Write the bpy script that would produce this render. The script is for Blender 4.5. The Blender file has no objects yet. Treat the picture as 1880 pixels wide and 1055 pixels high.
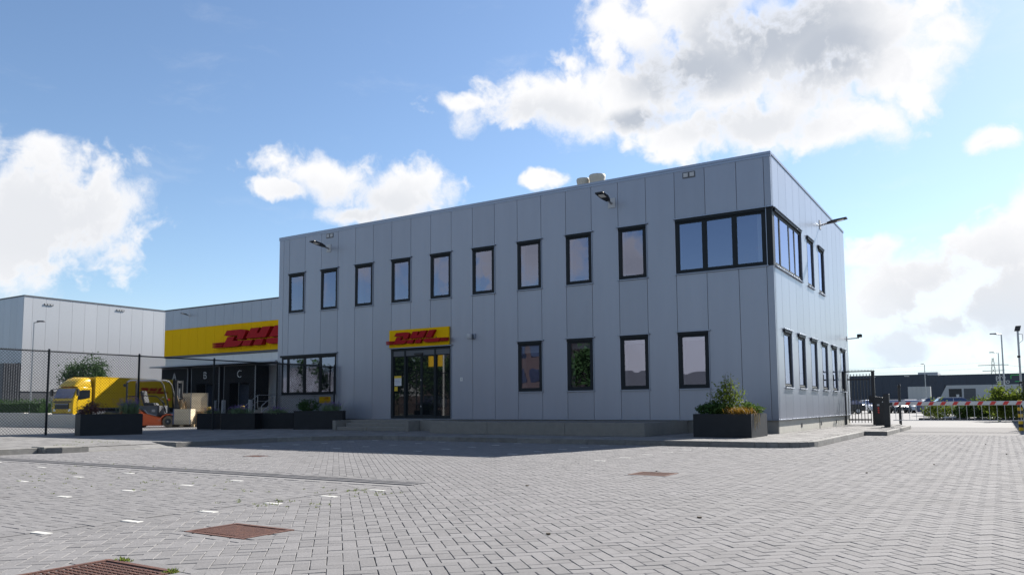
import bpy, bmesh, math, random
import numpy as np
from mathutils import Matrix, Vector

S = bpy.context.scene
COL = S.collection
R = math.radians
rng = np.random.default_rng(7)
random.seed(7)

# ------------------------------------------------------------------ camera
cam_d = bpy.data.cameras.new('camera'); cam = bpy.data.objects.new('camera', cam_d); COL.objects.link(cam)
cam_d.sensor_width = 36; cam_d.sensor_fit = 'HORIZONTAL'
cam_d.lens = 1417.7 / 1880 * 36
cam_d.shift_y = (626 - 527.5) / 1880
cam_d.clip_start = 0.05; cam_d.clip_end = 6000
CAM = np.array([5.549, -23.581, 0.966])
RIGHT = np.array([0.84576, 0.53351, -0.00696]); UP = np.array([0.05097, -0.06781, 0.99640]); FWD = np.array([-0.53112, 0.84307, 0.08455])
cam.matrix_world = Matrix(((RIGHT[0], UP[0], -FWD[0], CAM[0]), (RIGHT[1], UP[1], -FWD[1], CAM[1]), (RIGHT[2], UP[2], -FWD[2], CAM[2]), (0, 0, 0, 1)))
S.camera = cam

# ------------------------------------------------------------------ light
SUN_AZ, SUN_EL = 14.0, 37.0          # degrees clockwise from +Y, above horizon
SUN_STRENGTH, SKY_STRENGTH, EXPOSURE = 5.0, 0.060, 1.40
sd = bpy.data.lights.new('sun', 'SUN'); sun = bpy.data.objects.new('sun', sd); COL.objects.link(sun)
sd.energy = SUN_STRENGTH; sd.angle = R(0.5); sd.color = (1.0, 0.95, 0.88)
to_sun = Vector((math.sin(R(SUN_AZ)) * math.cos(R(SUN_EL)), math.cos(R(SUN_AZ)) * math.cos(R(SUN_EL)), math.sin(R(SUN_EL))))
sun.rotation_euler = to_sun.to_track_quat('Z', 'Y').to_euler()
sun.location = (20, 60, 60)
S.view_settings.view_transform = 'Standard'; S.view_settings.look = 'None'
S.view_settings.exposure = EXPOSURE; S.view_settings.gamma = 1; S.view_settings.use_curve_mapping = False

# ------------------------------------------------------------------ sky with clouds
CLOUDS = [(-65.0, 12.8, 5.4, 3.6), (-61.1, 12.8, 3.1, 2.6), (-66.1, 10.5, 4.5, 3.6), (-64.0, 15.5, 2.5, 1.5), (-45.9, 16.5, 4.4, 1.3), (-40.5, 15.6, 4.5, 1.7), (-49.0, 15.5, 2.3, 0.7), (-43.9, 14.3, 2.4, 0.7), (-29.6, 16.7, 1.5, 0.6), (-36.0, 22.2, 1.5, 0.7), (-22.1, 26.2, 3.8, 2.0), (-19.2, 27.3, 6.2, 2.0), (-29.6, 21.9, 5.8, 1.8), (-22.2, 22.3, 5.9, 3.0), (-19.9, 19.0, 3.9, 2.0), (-16.2, 23.2, 8.1, 4.1), (-11.7, 23.3, 7.0, 4.0), (-6.3, 24.1, 5.3, 3.0), (-4.7, 21.5, 3.3, 2.1), (-8.6, 18.9, 4.0, 1.7), (-14.4, 19.3, 5.1, 1.8), (-2.3, 23.3, 1.6, 1.1), (0.6, 16.3, 1.5, 0.8), (-0.3, 10.0, 3.4, 1.6), (1.8, 10.7, 2.5, 2.0), (-3.4, 8.2, 3.2, 1.6), (-6.4, 7.1, 2.6, 1.8), (-6.6, 10.4, 1.8, 1.0), (-5.9, 3.8, 1.8, 0.9), (-3.3, 5.0, 2.4, 0.8), (0.5, 6.0, 3.6, 2.2), (-150, 12, 5, 3), (-139, 12, 4, 2.5), (-157, 11, 2.5, 1.5), (-131, 12, 3, 2)]
GREYS = [(-12.7, 24.9, 7.0, 3.2), (-9.1, 23.0, 4.2, 2.4), (-18.5, 23.4, 5.2, 2.2), (-22.2, 20.7, 3.0, 1.0)]
SOFT = [(-1.0, 6.6, 6.5, 3.8), (-64.0, 11.5, 7.5, 4.5), (-43.0, 14.8, 7.0, 1.8), (-30, 21.2, 5, 1.2), (-15, 19.5, 6, 1.5), (-150, 12, 6, 4), (-138, 11, 6, 3)]
W = bpy.data.worlds.new('World'); S.world = W; W.use_nodes = True
nt = W.node_tree; N = nt.nodes; L = nt.links
for n in list(N): N.remove(n)
def nd(t, **kw):
    n = N.new(t)
    for k, v in kw.items():
        setattr(n, k, v)
    return n
def mth(op, a, b=None, c=None, clamp=False):
    n = N.new('ShaderNodeMath'); n.operation = op; n.use_clamp = clamp
    for i, v in enumerate((a, b, c)):
        if v is None: continue
        if isinstance(v, (int, float)): n.inputs[i].default_value = v
        else: L.new(v, n.inputs[i])
    return n.outputs[0]
def vmth(op, a, b):
    n = N.new('ShaderNodeVectorMath'); n.operation = op
    for i, v in enumerate((a, b)):
        if isinstance(v, tuple): n.inputs[i].default_value = v
        else: L.new(v, n.inputs[i])
    return n.outputs[0]
def noise(vec, scale, detail=8, rough=0.6, dist=0.0):
    n = N.new('ShaderNodeTexNoise'); n.inputs['Scale'].default_value = scale; n.inputs['Detail'].default_value = detail
    n.inputs['Roughness'].default_value = rough; n.inputs['Distortion'].default_value = dist
    L.new(vec, n.inputs['Vector']); return n
def smooth(v, a, b, c=0.0, d=1.0):
    n = N.new('ShaderNodeMapRange'); n.interpolation_type = 'SMOOTHSTEP'
    L.new(v, n.inputs[0])
    for i, q in enumerate((a, b, c, d)): n.inputs[i + 1].default_value = q
    return n.outputs[0]
sky = nd('ShaderNodeTexSky', sky_type='NISHITA', sun_disc=False)
sky.sun_elevation = R(SUN_EL); sky.sun_rotation = R(SUN_AZ)
sky.altitude = 0; sky.air_density = 1.0; sky.dust_density = 0.3; sky.ozone_density = 3.2
bg_sky = nd('ShaderNodeBackground'); L.new(sky.outputs[0], bg_sky.inputs[0]); bg_sky.inputs[1].default_value = SKY_STRENGTH
tc = nd('ShaderNodeTexCoord'); direction = tc.outputs['Generated']
warp = noise(direction, 9, 5, 0.55)
wv = vmth('SCALE', vmth('SUBTRACT', warp.outputs['Color'], (0.5, 0.5, 0.5)), (0, 0, 0)); wv.node.inputs['Scale'].default_value = 0.055
dw = vmth('ADD', direction, wv)
sx = nd('ShaderNodeSeparateXYZ'); L.new(dw, sx.inputs[0])
az = mth('ARCTAN2', sx.outputs[0], sx.outputs[1]); el = mth('ARCSINE', sx.outputs[2])
def blobs(lst, grow=1.0):
    tot = None
    for a, e, ra, re in lst:
        da = mth('MULTIPLY', mth('SUBTRACT', az, R(a)), 1 / R(ra * grow)); de = mth('MULTIPLY', mth('SUBTRACT', el, R(e)), 1 / R(re * grow))
        d = mth('SQRT', mth('ADD', mth('MULTIPLY', da, da), mth('MULTIPLY', de, de)))
        v = mth('SUBTRACT', 1.0, d)
        tot = v if tot is None else mth('SMOOTH_MAX', tot, v, 0.25)
    return tot
fbm = noise(dw, 13, 10, 0.62).outputs[0]
fine = noise(dw, 34, 8, 0.65).outputs[0]
low = noise(direction, 2.6, 6, 0.55).outputs[0]
view_c = mth('ABSOLUTE', mth('SUBTRACT', az, R(-32)))
away = smooth(view_c, R(42), R(62))
generic = mth('MULTIPLY', mth('SUBTRACT', low, 0.585), 4.0)
generic = mth('SUBTRACT', mth('MULTIPLY', mth('ADD', generic, 1.0), away), 1.0)
field = mth('MAXIMUM', blobs(CLOUDS, 1.1), generic)
puff = mth('MULTIPLY', mth('ABSOLUTE', mth('SUBTRACT', noise(dw, 17, 4, 0.5).outputs[0], 0.5)), 4.5)
dens = mth('ADD', field, mth('ADD', mth('MULTIPLY', mth('SUBTRACT', fbm, 0.5), 2.2), mth('ADD', mth('MULTIPLY', mth('SUBTRACT', puff, 0.25), 0.5), mth('MULTIPLY', mth('SUBTRACT', fine, 0.5), 0.9))))
alpha = smooth(dens, -0.26, 0.52)
wisp = mth('MULTIPLY', smooth(noise(vmth('MULTIPLY', dw, (2.0, 2.0, 7.0)), 3.2, 9, 0.6).outputs[0], 0.56, 0.84), 0.18)
alpha = mth('MAXIMUM', alpha, wisp)
alpha = mth('MULTIPLY', alpha, smooth(sx.outputs[2], -0.01, 0.05))
grey = smooth(mth('ADD', blobs(GREYS, 1.25), mth('MULTIPLY', mth('SUBTRACT', fbm, 0.5), 0.55)), -0.15, 0.8)
grey_soft = mth('MULTIPLY', smooth(mth('ADD', blobs(SOFT, 1.3), mth('MULTIPLY', mth('SUBTRACT', fbm, 0.5), 0.8)), -0.1, 0.8), 0.42)
grey = mth('MAXIMUM', grey, grey_soft)
grey2 = mth('MULTIPLY', smooth(noise(dw, 6, 7, 0.6).outputs[0], 0.42, 0.7), smooth(sx.outputs[1], 0.3, -0.2))
grey = mth('MAXIMUM', grey, mth('MULTIPLY', grey2, 0.75))
crev = mth('MULTIPLY', smooth(puff, 0.4, 0.0), 0.16)
grey = mth('MAXIMUM', grey, mth('MULTIPLY', crev, smooth(dens, 0.3, 0.9)))
grey = mth('MULTIPLY', grey, smooth(dens, 0.05, 0.7))
cm = nd('ShaderNodeMix', data_type='RGBA'); L.new(grey, cm.inputs[0])
cm.inputs[6].default_value = (0.385, 0.385, 0.39, 1); cm.inputs[7].default_value = (0.205, 0.222, 0.252, 1)
bg_cloud = nd('ShaderNodeBackground'); L.new(cm.outputs[2], bg_cloud.inputs[0]); bg_cloud.inputs[1].default_value = 1.0
mixw = nd('ShaderNodeMixShader'); L.new(alpha, mixw.inputs[0]); L.new(bg_sky.outputs[0], mixw.inputs[1]); L.new(bg_cloud.outputs[0], mixw.inputs[2])
bg_haze = nd('ShaderNodeBackground'); bg_haze.inputs[0].default_value = (0.235, 0.295, 0.36, 1); bg_haze.inputs[1].default_value = 1.0
hz = mth('MULTIPLY', smooth(sx.outputs[2], 0.15, 0.0), 0.8)
mixh = nd('ShaderNodeMixShader'); L.new(hz, mixh.inputs[0]); L.new(mixw.outputs[0], mixh.inputs[1]); L.new(bg_haze.outputs[0], mixh.inputs[2])
wo = nd('ShaderNodeOutputWorld'); L.new(mixh.outputs[0], wo.inputs[0])

# ------------------------------------------------------------------ materials
MATS = {}
def pmat(name, col, rough=0.6, metal=0.0, var=0.0, scale=6.0, bump=0.0, bscale=60.0, ior=1.5, island=0.0, dirt=0.0, dirtcol=(0.1, 0.09, 0.08), dscale=1.5, stretch=None, trans=0.0, coat=0.0, tint=None, spots=0.0):
    m = bpy.data.materials.new(name); m.use_nodes = True
    t = m.node_tree; n = t.nodes; l = t.links
    p = n['Principled BSDF']
    p.inputs['Roughness'].default_value = rough; p.inputs['Metallic'].default_value = metal; p.inputs['IOR'].default_value = ior
    p.inputs['Base Color'].default_value = (*col, 1)
    tcn = n.new('ShaderNodeTexCoord'); vec = tcn.outputs['Object']
    if stretch:
        mp = n.new('ShaderNodeMapping'); mp.inputs['Scale'].default_value = stretch; l.new(vec, mp.inputs[0]); vec = mp.outputs[0]
    cur = None
    def mul(colsock, fac_socket, lo, hi):
        mr = n.new('ShaderNodeMapRange'); l.new(fac_socket, mr.inputs[0])
        mr.inputs[1].default_value = 0.25; mr.inputs[2].default_value = 0.75; mr.inputs[3].default_value = lo; mr.inputs[4].default_value = hi
        mx = n.new('ShaderNodeMix'); mx.data_type = 'RGBA'; mx.blend_type = 'MULTIPLY'; mx.inputs[0].default_value = 1
        if colsock is None: mx.inputs[6].default_value = (*col, 1)
        else: l.new(colsock, mx.inputs[6])
        cb = n.new('ShaderNodeCombineColor')
        for i in range(3): l.new(mr.outputs[0], cb.inputs[i])
        l.new(cb.outputs[0], mx.inputs[7]); return mx.outputs[2]
    if var:
        nz = n.new('ShaderNodeTexNoise'); nz.inputs['Scale'].default_value = scale; nz.inputs['Detail'].default_value = 6; nz.inputs['Roughness'].default_value = 0.6
        l.new(vec, nz.inputs['Vector']); cur = mul(cur, nz.outputs[0], 1 - var, 1 + var)
    if island:
        g = n.new('ShaderNodeNewGeometry'); oi = n.new('ShaderNodeObjectInfo')
        ad = n.new('ShaderNodeMath'); ad.operation = 'ADD'; l.new(g.outputs['Random Per Island'], ad.inputs[0]); l.new(oi.outputs['Random'], ad.inputs[1])
        fr = n.new('ShaderNodeMath'); fr.operation = 'FRACT'; l.new(ad.outputs[0], fr.inputs[0])
        cur = mul(cur, fr.outputs[0], 1 - island, 1 + island)
    if dirt:
        nz = n.new('ShaderNodeTexNoise'); nz.inputs['Scale'].default_value = dscale; nz.inputs['Detail'].default_value = 9; nz.inputs['Roughness'].default_value = 0.65
        l.new(tcn.outputs['Object'], nz.inputs['Vector'])
        mr = n.new('ShaderNodeMapRange'); l.new(nz.outputs[0], mr.inputs[0]); mr.inputs[1].default_value = 0.5; mr.inputs[2].default_value = 0.72; mr.inputs[4].default_value = dirt
        mx = n.new('ShaderNodeMix'); mx.data_type = 'RGBA'; l.new(mr.outputs[0], mx.inputs[0])
        if cur is None: mx.inputs[6].default_value = (*col, 1)
        else: l.new(cur, mx.inputs[6])
        mx.inputs[7].default_value = (*dirtcol, 1); cur = mx.outputs[2]
    if cur is not None: l.new(cur, p.inputs['Base Color'])
    if bump:
        nz = n.new('ShaderNodeTexNoise'); nz.inputs['Scale'].default_value = bscale; nz.inputs['Detail'].default_value = 5
        l.new(vec, nz.inputs['Vector']); b = n.new('ShaderNodeBump'); b.inputs['Strength'].default_value = bump; b.inputs['Distance'].default_value = 0.01
        l.new(nz.outputs[0], b.inputs['Height']); l.new(b.outputs[0], p.inputs['Normal'])
    if trans:
        tr = n.new('ShaderNodeBsdfTranslucent'); tr.inputs[0].default_value = (min(1, col[0] * 1.7), min(1, col[1] * 1.6), col[2] * 0.8, 1)
        if cur is not None: l.new(cur, tr.inputs[0])
        ms = n.new('ShaderNodeMixShader'); ms.inputs[0].default_value = trans
        l.new(p.outputs[0], ms.inputs[1]); l.new(tr.outputs[0], ms.inputs[2]); l.new(ms.outputs[0], n['Material Output'].inputs[0])
    if spots:
        nz = n.new('ShaderNodeTexNoise'); nz.inputs['Scale'].default_value = 1.7; nz.inputs['Detail'].default_value = 10; nz.inputs['Roughness'].default_value = 0.72
        l.new(tcn.outputs['Object'], nz.inputs['Vector'])
        mr = n.new('ShaderNodeMapRange'); l.new(nz.outputs[0], mr.inputs[0]); mr.inputs[1].default_value = 0.6; mr.inputs[2].default_value = 0.72; mr.inputs[4].default_value = spots
        mx = n.new('ShaderNodeMix'); mx.data_type = 'RGBA'; l.new(mr.outputs[0], mx.inputs[0]); l.new(cur, mx.inputs[6]); mx.inputs[7].default_value = (col[0] * 0.45, col[1] * 0.44, col[2] * 0.42, 1)
        l.new(mx.outputs[2], p.inputs['Base Color'])
    if coat:
        p.inputs['Coat Weight'].default_value = coat; p.inputs['Coat Roughness'].default_value = 0.28; p.inputs['Coat IOR'].default_value = 1.7
    if tint: p.inputs['Specular Tint'].default_value = (*tint, 1)
    MATS[name] = m
    return m
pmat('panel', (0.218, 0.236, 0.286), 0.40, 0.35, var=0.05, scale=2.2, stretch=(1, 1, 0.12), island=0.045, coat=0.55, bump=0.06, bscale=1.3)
pmat('trim', (0.25, 0.275, 0.33), 0.4, 0.9, var=0.04)
pmat('joint', (0.015, 0.015, 0.017), 0.8)
pmat('frame', (0.009, 0.013, 0.017), 0.5, ior=1.3)
pmat('glass', (0.01, 0.01, 0.01), 0.01)
gm = MATS['glass']; gt = gm.node_tree; gn = gt.nodes; gn.remove(gn['Principled BSDF'])
g1 = gn.new('ShaderNodeBsdfGlossy'); g1.inputs['Color'].default_value = (0.74, 0.78, 1.0, 1); g1.inputs['Roughness'].default_value = 0.008
g2 = gn.new('ShaderNodeBsdfTransparent'); g2.inputs[0].default_value = (0.40, 0.44, 0.47, 1)
g3 = gn.new('ShaderNodeLayerWeight'); g3.inputs[0].default_value = 0.5
g5 = gn.new('ShaderNodeMath'); g5.operation = 'POWER'; g5.inputs[1].default_value = 4.0; gt.links.new(g3.outputs['Facing'], g5.inputs[0])
g6 = gn.new('ShaderNodeMath'); g6.operation = 'MULTIPLY_ADD'; g6.inputs[1].default_value = 0.75; g6.inputs[2].default_value = 0.23; gt.links.new(g5.outputs[0], g6.inputs[0]); g4 = gn.new('ShaderNodeMixShader')
g7 = gn.new('ShaderNodeTexNoise'); g7.inputs['Scale'].default_value = 2.2; g7.inputs['Detail'].default_value = 1.0
g9 = gn.new('ShaderNodeTexCoord'); gt.links.new(g9.outputs['Object'], g7.inputs['Vector'])
g8 = gn.new('ShaderNodeBump'); g8.inputs['Strength'].default_value = 0.06; g8.inputs['Distance'].default_value = 0.02; gt.links.new(g7.outputs[0], g8.inputs['Height']); gt.links.new(g8.outputs[0], g1.inputs['Normal'])
gt.links.new(g6.outputs[0], g4.inputs[0]); gt.links.new(g2.outputs[0], g4.inputs[1]); gt.links.new(g1.outputs[0], g4.inputs[2]); gt.links.new(g4.outputs[0], gn['Material Output'].inputs[0])
pmat('glass_car', (0.012, 0.016, 0.03), 0.012, ior=2.6, tint=(0.72, 0.76, 1.0))
pmat('interior', (0.50, 0.49, 0.47), 0.8)
pmat('glass_dark', (0.008, 0.01, 0.012), 0.02, ior=1.85)
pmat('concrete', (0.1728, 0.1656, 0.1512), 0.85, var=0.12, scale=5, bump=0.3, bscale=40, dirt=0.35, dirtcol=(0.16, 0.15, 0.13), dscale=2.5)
pmat('concrete_sunlit', (0.37, 0.355, 0.31), 0.85, var=0.1, scale=4, bump=0.2, dirt=0.2, dirtcol=(0.25, 0.24, 0.21))  # paler copy of the plinth concrete, sunlight painted in for the side wall
pmat('kerb', (0.1512, 0.1476, 0.1404), 0.9, var=0.2, scale=7, bump=0.5, bscale=90, island=0.12, dirt=0.5, dirtcol=(0.12, 0.115, 0.1), dscale=5)
pmat('brick', (0.1525, 0.1487, 0.1499), 0.95, ior=1.3, var=0.16, scale=45, bump=0.35, bscale=260, island=0.07, dirt=0.22, dirtcol=(0.108, 0.106, 0.101), dscale=0.55, spots=0.55)
pmat('brick_lane', (0.1525, 0.1487, 0.1487), 0.95, ior=1.3, var=0.16, scale=45, bump=0.35, bscale=260, island=0.13, dirt=0.22, dirtcol=(0.108, 0.106, 0.101), dscale=0.6)
pmat('tile', (0.1613, 0.1572, 0.1532), 0.95, ior=1.3, var=0.12, scale=18, bump=0.3, bscale=200, island=0.13, dirt=0.3, dirtcol=(0.108, 0.106, 0.101), dscale=0.9)
pmat('sand', (0.055, 0.05, 0.043), 0.95, var=0.3, scale=9)
pmat('white_brick', (0.40, 0.395, 0.37), 0.8, var=0.15, scale=30, dirt=0.4, dirtcol=(0.35, 0.34, 0.31), dscale=8)
pmat('asphalt', (0.11, 0.11, 0.115), 0.9, var=0.2, scale=3, bump=0.3, bscale=200)
pmat('asphalt_light', (0.1296, 0.1274, 0.126), 0.9, var=0.12, scale=0.8, bump=0.2, bscale=100)
pmat('far_ground', (0.0936, 0.0972, 0.072), 0.95, var=0.25, scale=0.05)
pmat('rust', (0.085, 0.038, 0.028), 0.8, 0.25, var=0.35, scale=25, bump=0.4, bscale=120, dirt=0.5, dirtcol=(0.15, 0.065, 0.035), dscale=12)
pmat('planter', (0.011, 0.013, 0.016), 0.6, var=0.15, scale=4, dirt=0.2, dirtcol=(0.03, 0.032, 0.036), dscale=3, ior=1.35)
pmat('barrier', (0.52, 0.49, 0.43), 0.85, var=0.1, scale=3, bump=0.2, dirt=0.2, dirtcol=(0.3, 0.28, 0.24))
pmat('soil', (0.05, 0.035, 0.025), 0.95, var=0.3, scale=30, bump=0.6, bscale=60)
pmat('dhl_yellow', (0.68, 0.40, 0.001), 0.75, var=0.03, ior=1.2)
pmat('truck_yellow', (0.576, 0.36, 0.0072), 0.3, var=0.05, scale=2, dirt=0.15, dirtcol=(0.4, 0.27, 0.05))
pmat('dhl_red', (0.30, 0.005, 0.010), 0.65, ior=1.25)
pmat('black', (0.012, 0.013, 0.015), 0.5)
pmat('rubber', (0.02, 0.02, 0.02), 0.85, var=0.3, scale=10)
pmat('dock_black', (0.009, 0.0095, 0.011), 0.7, var=0.2, ior=1.22)
pmat('steel', (0.324, 0.3312, 0.3456), 0.35, 0.9)
pmat('white', (0.54, 0.54, 0.5328), 0.5, var=0.04)
pmat('lightgrey', (0.396, 0.4032, 0.4176), 0.5, var=0.04)
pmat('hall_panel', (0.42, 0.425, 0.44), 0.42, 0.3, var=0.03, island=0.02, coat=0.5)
pmat('darkgrey', (0.07, 0.075, 0.085), 0.55, var=0.08)
pmat('navy', (0.022, 0.032, 0.055), 0.5, var=0.08, scale=0.4)
pmat('orange', (0.85, 0.12, 0.012), 0.35, var=0.05, dirt=0.2, dirtcol=(0.3, 0.07, 0.02), dscale=4)
pmat('tyre_tan', (0.216, 0.1584, 0.0936), 0.9, var=0.35, scale=14, dirt=0.5, dirtcol=(0.08, 0.06, 0.045), dscale=8)
pmat('wood', (0.3744, 0.2736, 0.1512), 0.75, var=0.2, scale=8, island=0.2, stretch=(1, 1, 6))
pmat('ply', (0.55, 0.46, 0.32), 0.7, var=0.12, scale=5, island=0.1)
pmat('blue', (0.05, 0.08, 0.22), 0.5)
pmat('yellow', (0.54, 0.36, 0.0072), 0.45)
pmat('red', (0.55, 0.03, 0.02), 0.45)
pmat('green_logo', (0.03, 0.42, 0.10), 0.5)
pmat('vent', (0.4752, 0.4464, 0.3816), 0.6, var=0.08)
pmat('leaf_dark', (0.032, 0.07, 0.02), 0.7, ior=1.25, var=0.4, scale=6, trans=0.25)
pmat('leaf', (0.0504, 0.09, 0.0202), 0.7, ior=1.25, var=0.4, scale=5, trans=0.35)
pmat('leaf_bright', (0.108, 0.144, 0.0216), 0.7, ior=1.25, var=0.35, scale=6, trans=0.4)
pmat('leaf_orange', (0.216, 0.1224, 0.018), 0.6, var=0.4, scale=12, trans=0.35)
pmat('leaf_red', (0.075, 0.025, 0.022), 0.6, var=0.4, scale=9, trans=0.2)
pmat('lavender_leaf', (0.13, 0.19, 0.10), 0.6, var=0.3, scale=12, trans=0.25)
pmat('lavender', (0.16, 0.08, 0.30), 0.7, var=0.3, scale=20, trans=0.2)
pmat('straw', (0.2592, 0.2016, 0.1008), 0.8, var=0.3, scale=15, trans=0.3)
pmat('bark', (0.09, 0.07, 0.05), 0.9, var=0.3, scale=10)
pmat('grass', (0.10, 0.13, 0.035), 0.8, var=0.3, scale=3)
pmat('red_brick', (0.055, 0.038, 0.036), 0.85, var=0.2, scale=3)
for nm, c in dict(car_white=(0.75, 0.75, 0.76), car_black=(0.015, 0.016, 0.02), car_silver=(0.42, 0.43, 0.45), car_blue=(0.03, 0.05, 0.12), car_grey=(0.12, 0.125, 0.13)).items():
    pmat(nm, c, 0.22, 0.2 if nm != 'car_white' else 0, ior=1.6)
pmat('lamp_glass', (0.8, 0.8, 0.75), 0.2)

# ------------------------------------------------------------------ helpers
class MB:
    def __init__(s): s.v = []; s.f = []
    def add(s, vs, fs):
        b = len(s.v); s.v += [tuple(map(float, q)) for q in vs]; s.f += [tuple(b + i for i in q) for q in fs]; return s
    def box(s, x0, x1, y0, y1, z0, z1):
        return s.add([(x0, y0, z0), (x1, y0, z0), (x1, y1, z0), (x0, y1, z0), (x0, y0, z1), (x1, y0, z1), (x1, y1, z1), (x0, y1, z1)],
                     [(3, 2, 1, 0), (4, 5, 6, 7), (0, 1, 5, 4), (1, 2, 6, 5), (2, 3, 7, 6), (3, 0, 4, 7)])
    def prism(s, poly, axis, a, b):
        n = len(poly)
        def P(u, v, w):
            return (u, v, w) if axis == 'z' else ((u, w, v) if axis == 'y' else (w, u, v))
        vs = [P(u, v, a) for u, v in poly] + [P(u, v, b) for u, v in poly]
        return s.add(vs, [tuple(range(n)), tuple(range(2 * n - 1, n - 1, -1))] + [(i, (i + 1) % n, n + (i + 1) % n, n + i) for i in range(n)])
    def tube(s, p, q, r, n=8, r2=None):
        p = Vector(p); q = Vector(q); d = (q - p).normalized(); r2 = r if r2 is None else r2
        a = d.orthogonal().normalized(); b = d.cross(a)
        vs = []
        for c, rr in ((p, r), (q, r2)):
            for i in range(n):
                t = 2 * math.pi * i / n; vs.append(c + a * (rr * math.cos(t)) + b * (rr * math.sin(t)))
        return s.add(vs, [tuple(range(n - 1, -1, -1)), tuple(range(n, 2 * n))] + [(i, (i + 1) % n, n + (i + 1) % n, n + i) for i in range(n)])
    def path(s, pts, r, n=6):
        for i in range(len(pts) - 1): s.tube(pts[i], pts[i + 1], r, n)
        return s
    def lathe(s, prof, c=(0, 0, 0), n=20, axis='z'):
        vs = []; fs = []
        for r, h in prof:
            for i in range(n):
                t = 2 * math.pi * i / n; a, b = r * math.cos(t), r * math.sin(t)
                vs.append({'z': (c[0] + a, c[1] + b, c[2] + h), 'x': (c[0] + h, c[1] + a, c[2] + b), 'y': (c[0] + a, c[1] + h, c[2] + b)}[axis])
        for k in range(len(prof) - 1):
            for i in range(n): fs.append((k * n + i, k * n + (i + 1) % n, (k + 1) * n + (i + 1) % n, (k + 1) * n + i))
        fs.append(tuple(range(n - 1, -1, -1))); fs.append(tuple(range((len(prof) - 1) * n, len(prof) * n)))
        return s.add(vs, fs)
    def xf(s, fn): s.v = [tuple(fn(*q)) for q in s.v]; return s
    def build(s, name, mat, parent=None, bevel=0.0, smooth=False, loc=None, kind=None):
        me = bpy.data.meshes.new(name); me.from_pydata(s.v, [], s.f)
        bm = bmesh.new(); bm.from_mesh(me)
        bmesh.ops.recalc_face_normals(bm, faces=bm.faces)
        if bevel:
            bmesh.ops.bevel(bm, geom=[e for e in bm.edges], offset=bevel, segments=1, affect='EDGES', clamp_overlap=True)
        if smooth:
            for f in bm.faces: f.smooth = True
        bm.to_mesh(me); bm.free()
        if smooth: me.set_sharp_from_angle(angle=R(40))
        me.materials.append(MATS[mat])
        return link(name, me, parent, loc, kind)
def link(name, me, parent=None, loc=None, kind=None):
    o = bpy.data.objects.new(name, me); COL.objects.link(o)
    if parent is not None: o.parent = parent
    if loc is not None: o.location = loc
    if kind: o['kind'] = kind
    return o
def thing(name, label, cat, loc=(0, 0, 0), rz=0.0, group=None):
    o = bpy.data.objects.new(name, None); COL.objects.link(o); o.location = loc; o.rotation_euler[2] = rz; o.empty_display_size = 0.2
    return tag(o, label, cat, group)
def tag(o, label, cat, group=None):
    o['label'] = label; o['category'] = cat
    if group: o['group'] = group
    return o
def fast_mesh(name, V, Q, mat):
    me = bpy.data.meshes.new(name); V = np.ascontiguousarray(V, dtype=np.float32); Q = np.ascontiguousarray(Q, dtype=np.int32)
    me.vertices.add(len(V)); me.vertices.foreach_set('co', V.ravel())
    me.loops.add(Q.size); me.loops.foreach_set('vertex_index', Q.ravel())
    me.polygons.add(len(Q)); me.polygons.foreach_set('loop_start', np.arange(0, Q.size, Q.shape[1], dtype=np.int32))
    me.update(calc_edges=True); me.validate(); me.shade_flat(); me.materials.append(MATS[mat]); return me
def text_mesh(txt, size, depth, mat, M4, bold=0.0, shear=0.0, spacing=1.0):
    c = bpy.data.curves.new('t', 'FONT'); c.body = txt; c.size = size; c.extrude = depth; c.offset = bold; c.shear = shear
    c.space_character = spacing; c.align_x = 'CENTER'; c.align_y = 'CENTER'
    o = bpy.data.objects.new('t', c); COL.objects.link(o)
    dg = bpy.context.evaluated_depsgraph_get(); me = bpy.data.meshes.new_from_object(o.evaluated_get(dg))
    bpy.data.objects.remove(o); bpy.data.curves.remove(c)
    me.transform(M4); me.materials.clear(); me.materials.append(MATS[mat]); return me
def face_text(x, y, z):      # lettering that reads from -Y
    return Matrix.Translation((x, y, z)) @ Matrix.Rotation(R(90), 4, 'X')
def pip(x, y, poly):
    ins = np.zeros(len(x), bool); n = len(poly)
    for i in range(n):
        x1, y1 = poly[i]; x2, y2 = poly[(i + 1) % n]
        c = ((y1 > y) != (y2 > y)) & (x < (x2 - x1) * (y - y1) / ((y2 - y1) if y2 != y1 else 1e-9) + x1)
        ins ^= c
    return ins
def leaves(pts, size, flat=0.0, aspect=0.45, rs=None):
    n = len(pts); a = rng.normal(size=(n, 3)); a[:, 2] *= (1 - flat); a /= np.linalg.norm(a, axis=1, keepdims=True)
    b = np.cross(a, rng.normal(size=(n, 3))); b /= np.linalg.norm(b, axis=1, keepdims=True)
    s = size * rng.uniform(0.6, 1.3, (n, 1))
    V = np.stack([pts - a * s, pts + b * s * aspect, pts + a * s, pts - b * s * aspect], 1).reshape(-1, 3)
    return V, np.arange(4 * n).reshape(-1, 4)
def crown_pts(c, r, n, clumps=40, spread=0.22, hollow=0.55):
    d = rng.normal(size=(clumps, 3)); d /= np.linalg.norm(d, axis=1, keepdims=True)
    rad = rng.uniform(hollow, 1.0, (clumps, 1)); cc = d * rad
    k = rng.integers(0, clumps, n)
    p = cc[k] + rng.normal(scale=spread, size=(n, 3))
    return np.array(c) + p * np.array(r)
def leaf_obj(name, pts, size, mat, parent=None, flat=0.0, aspect=0.45, kind='stuff'):
    V, Q = leaves(pts, size, flat, aspect); return link(name, fast_mesh(name, V, Q, mat), parent, kind=kind)
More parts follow.
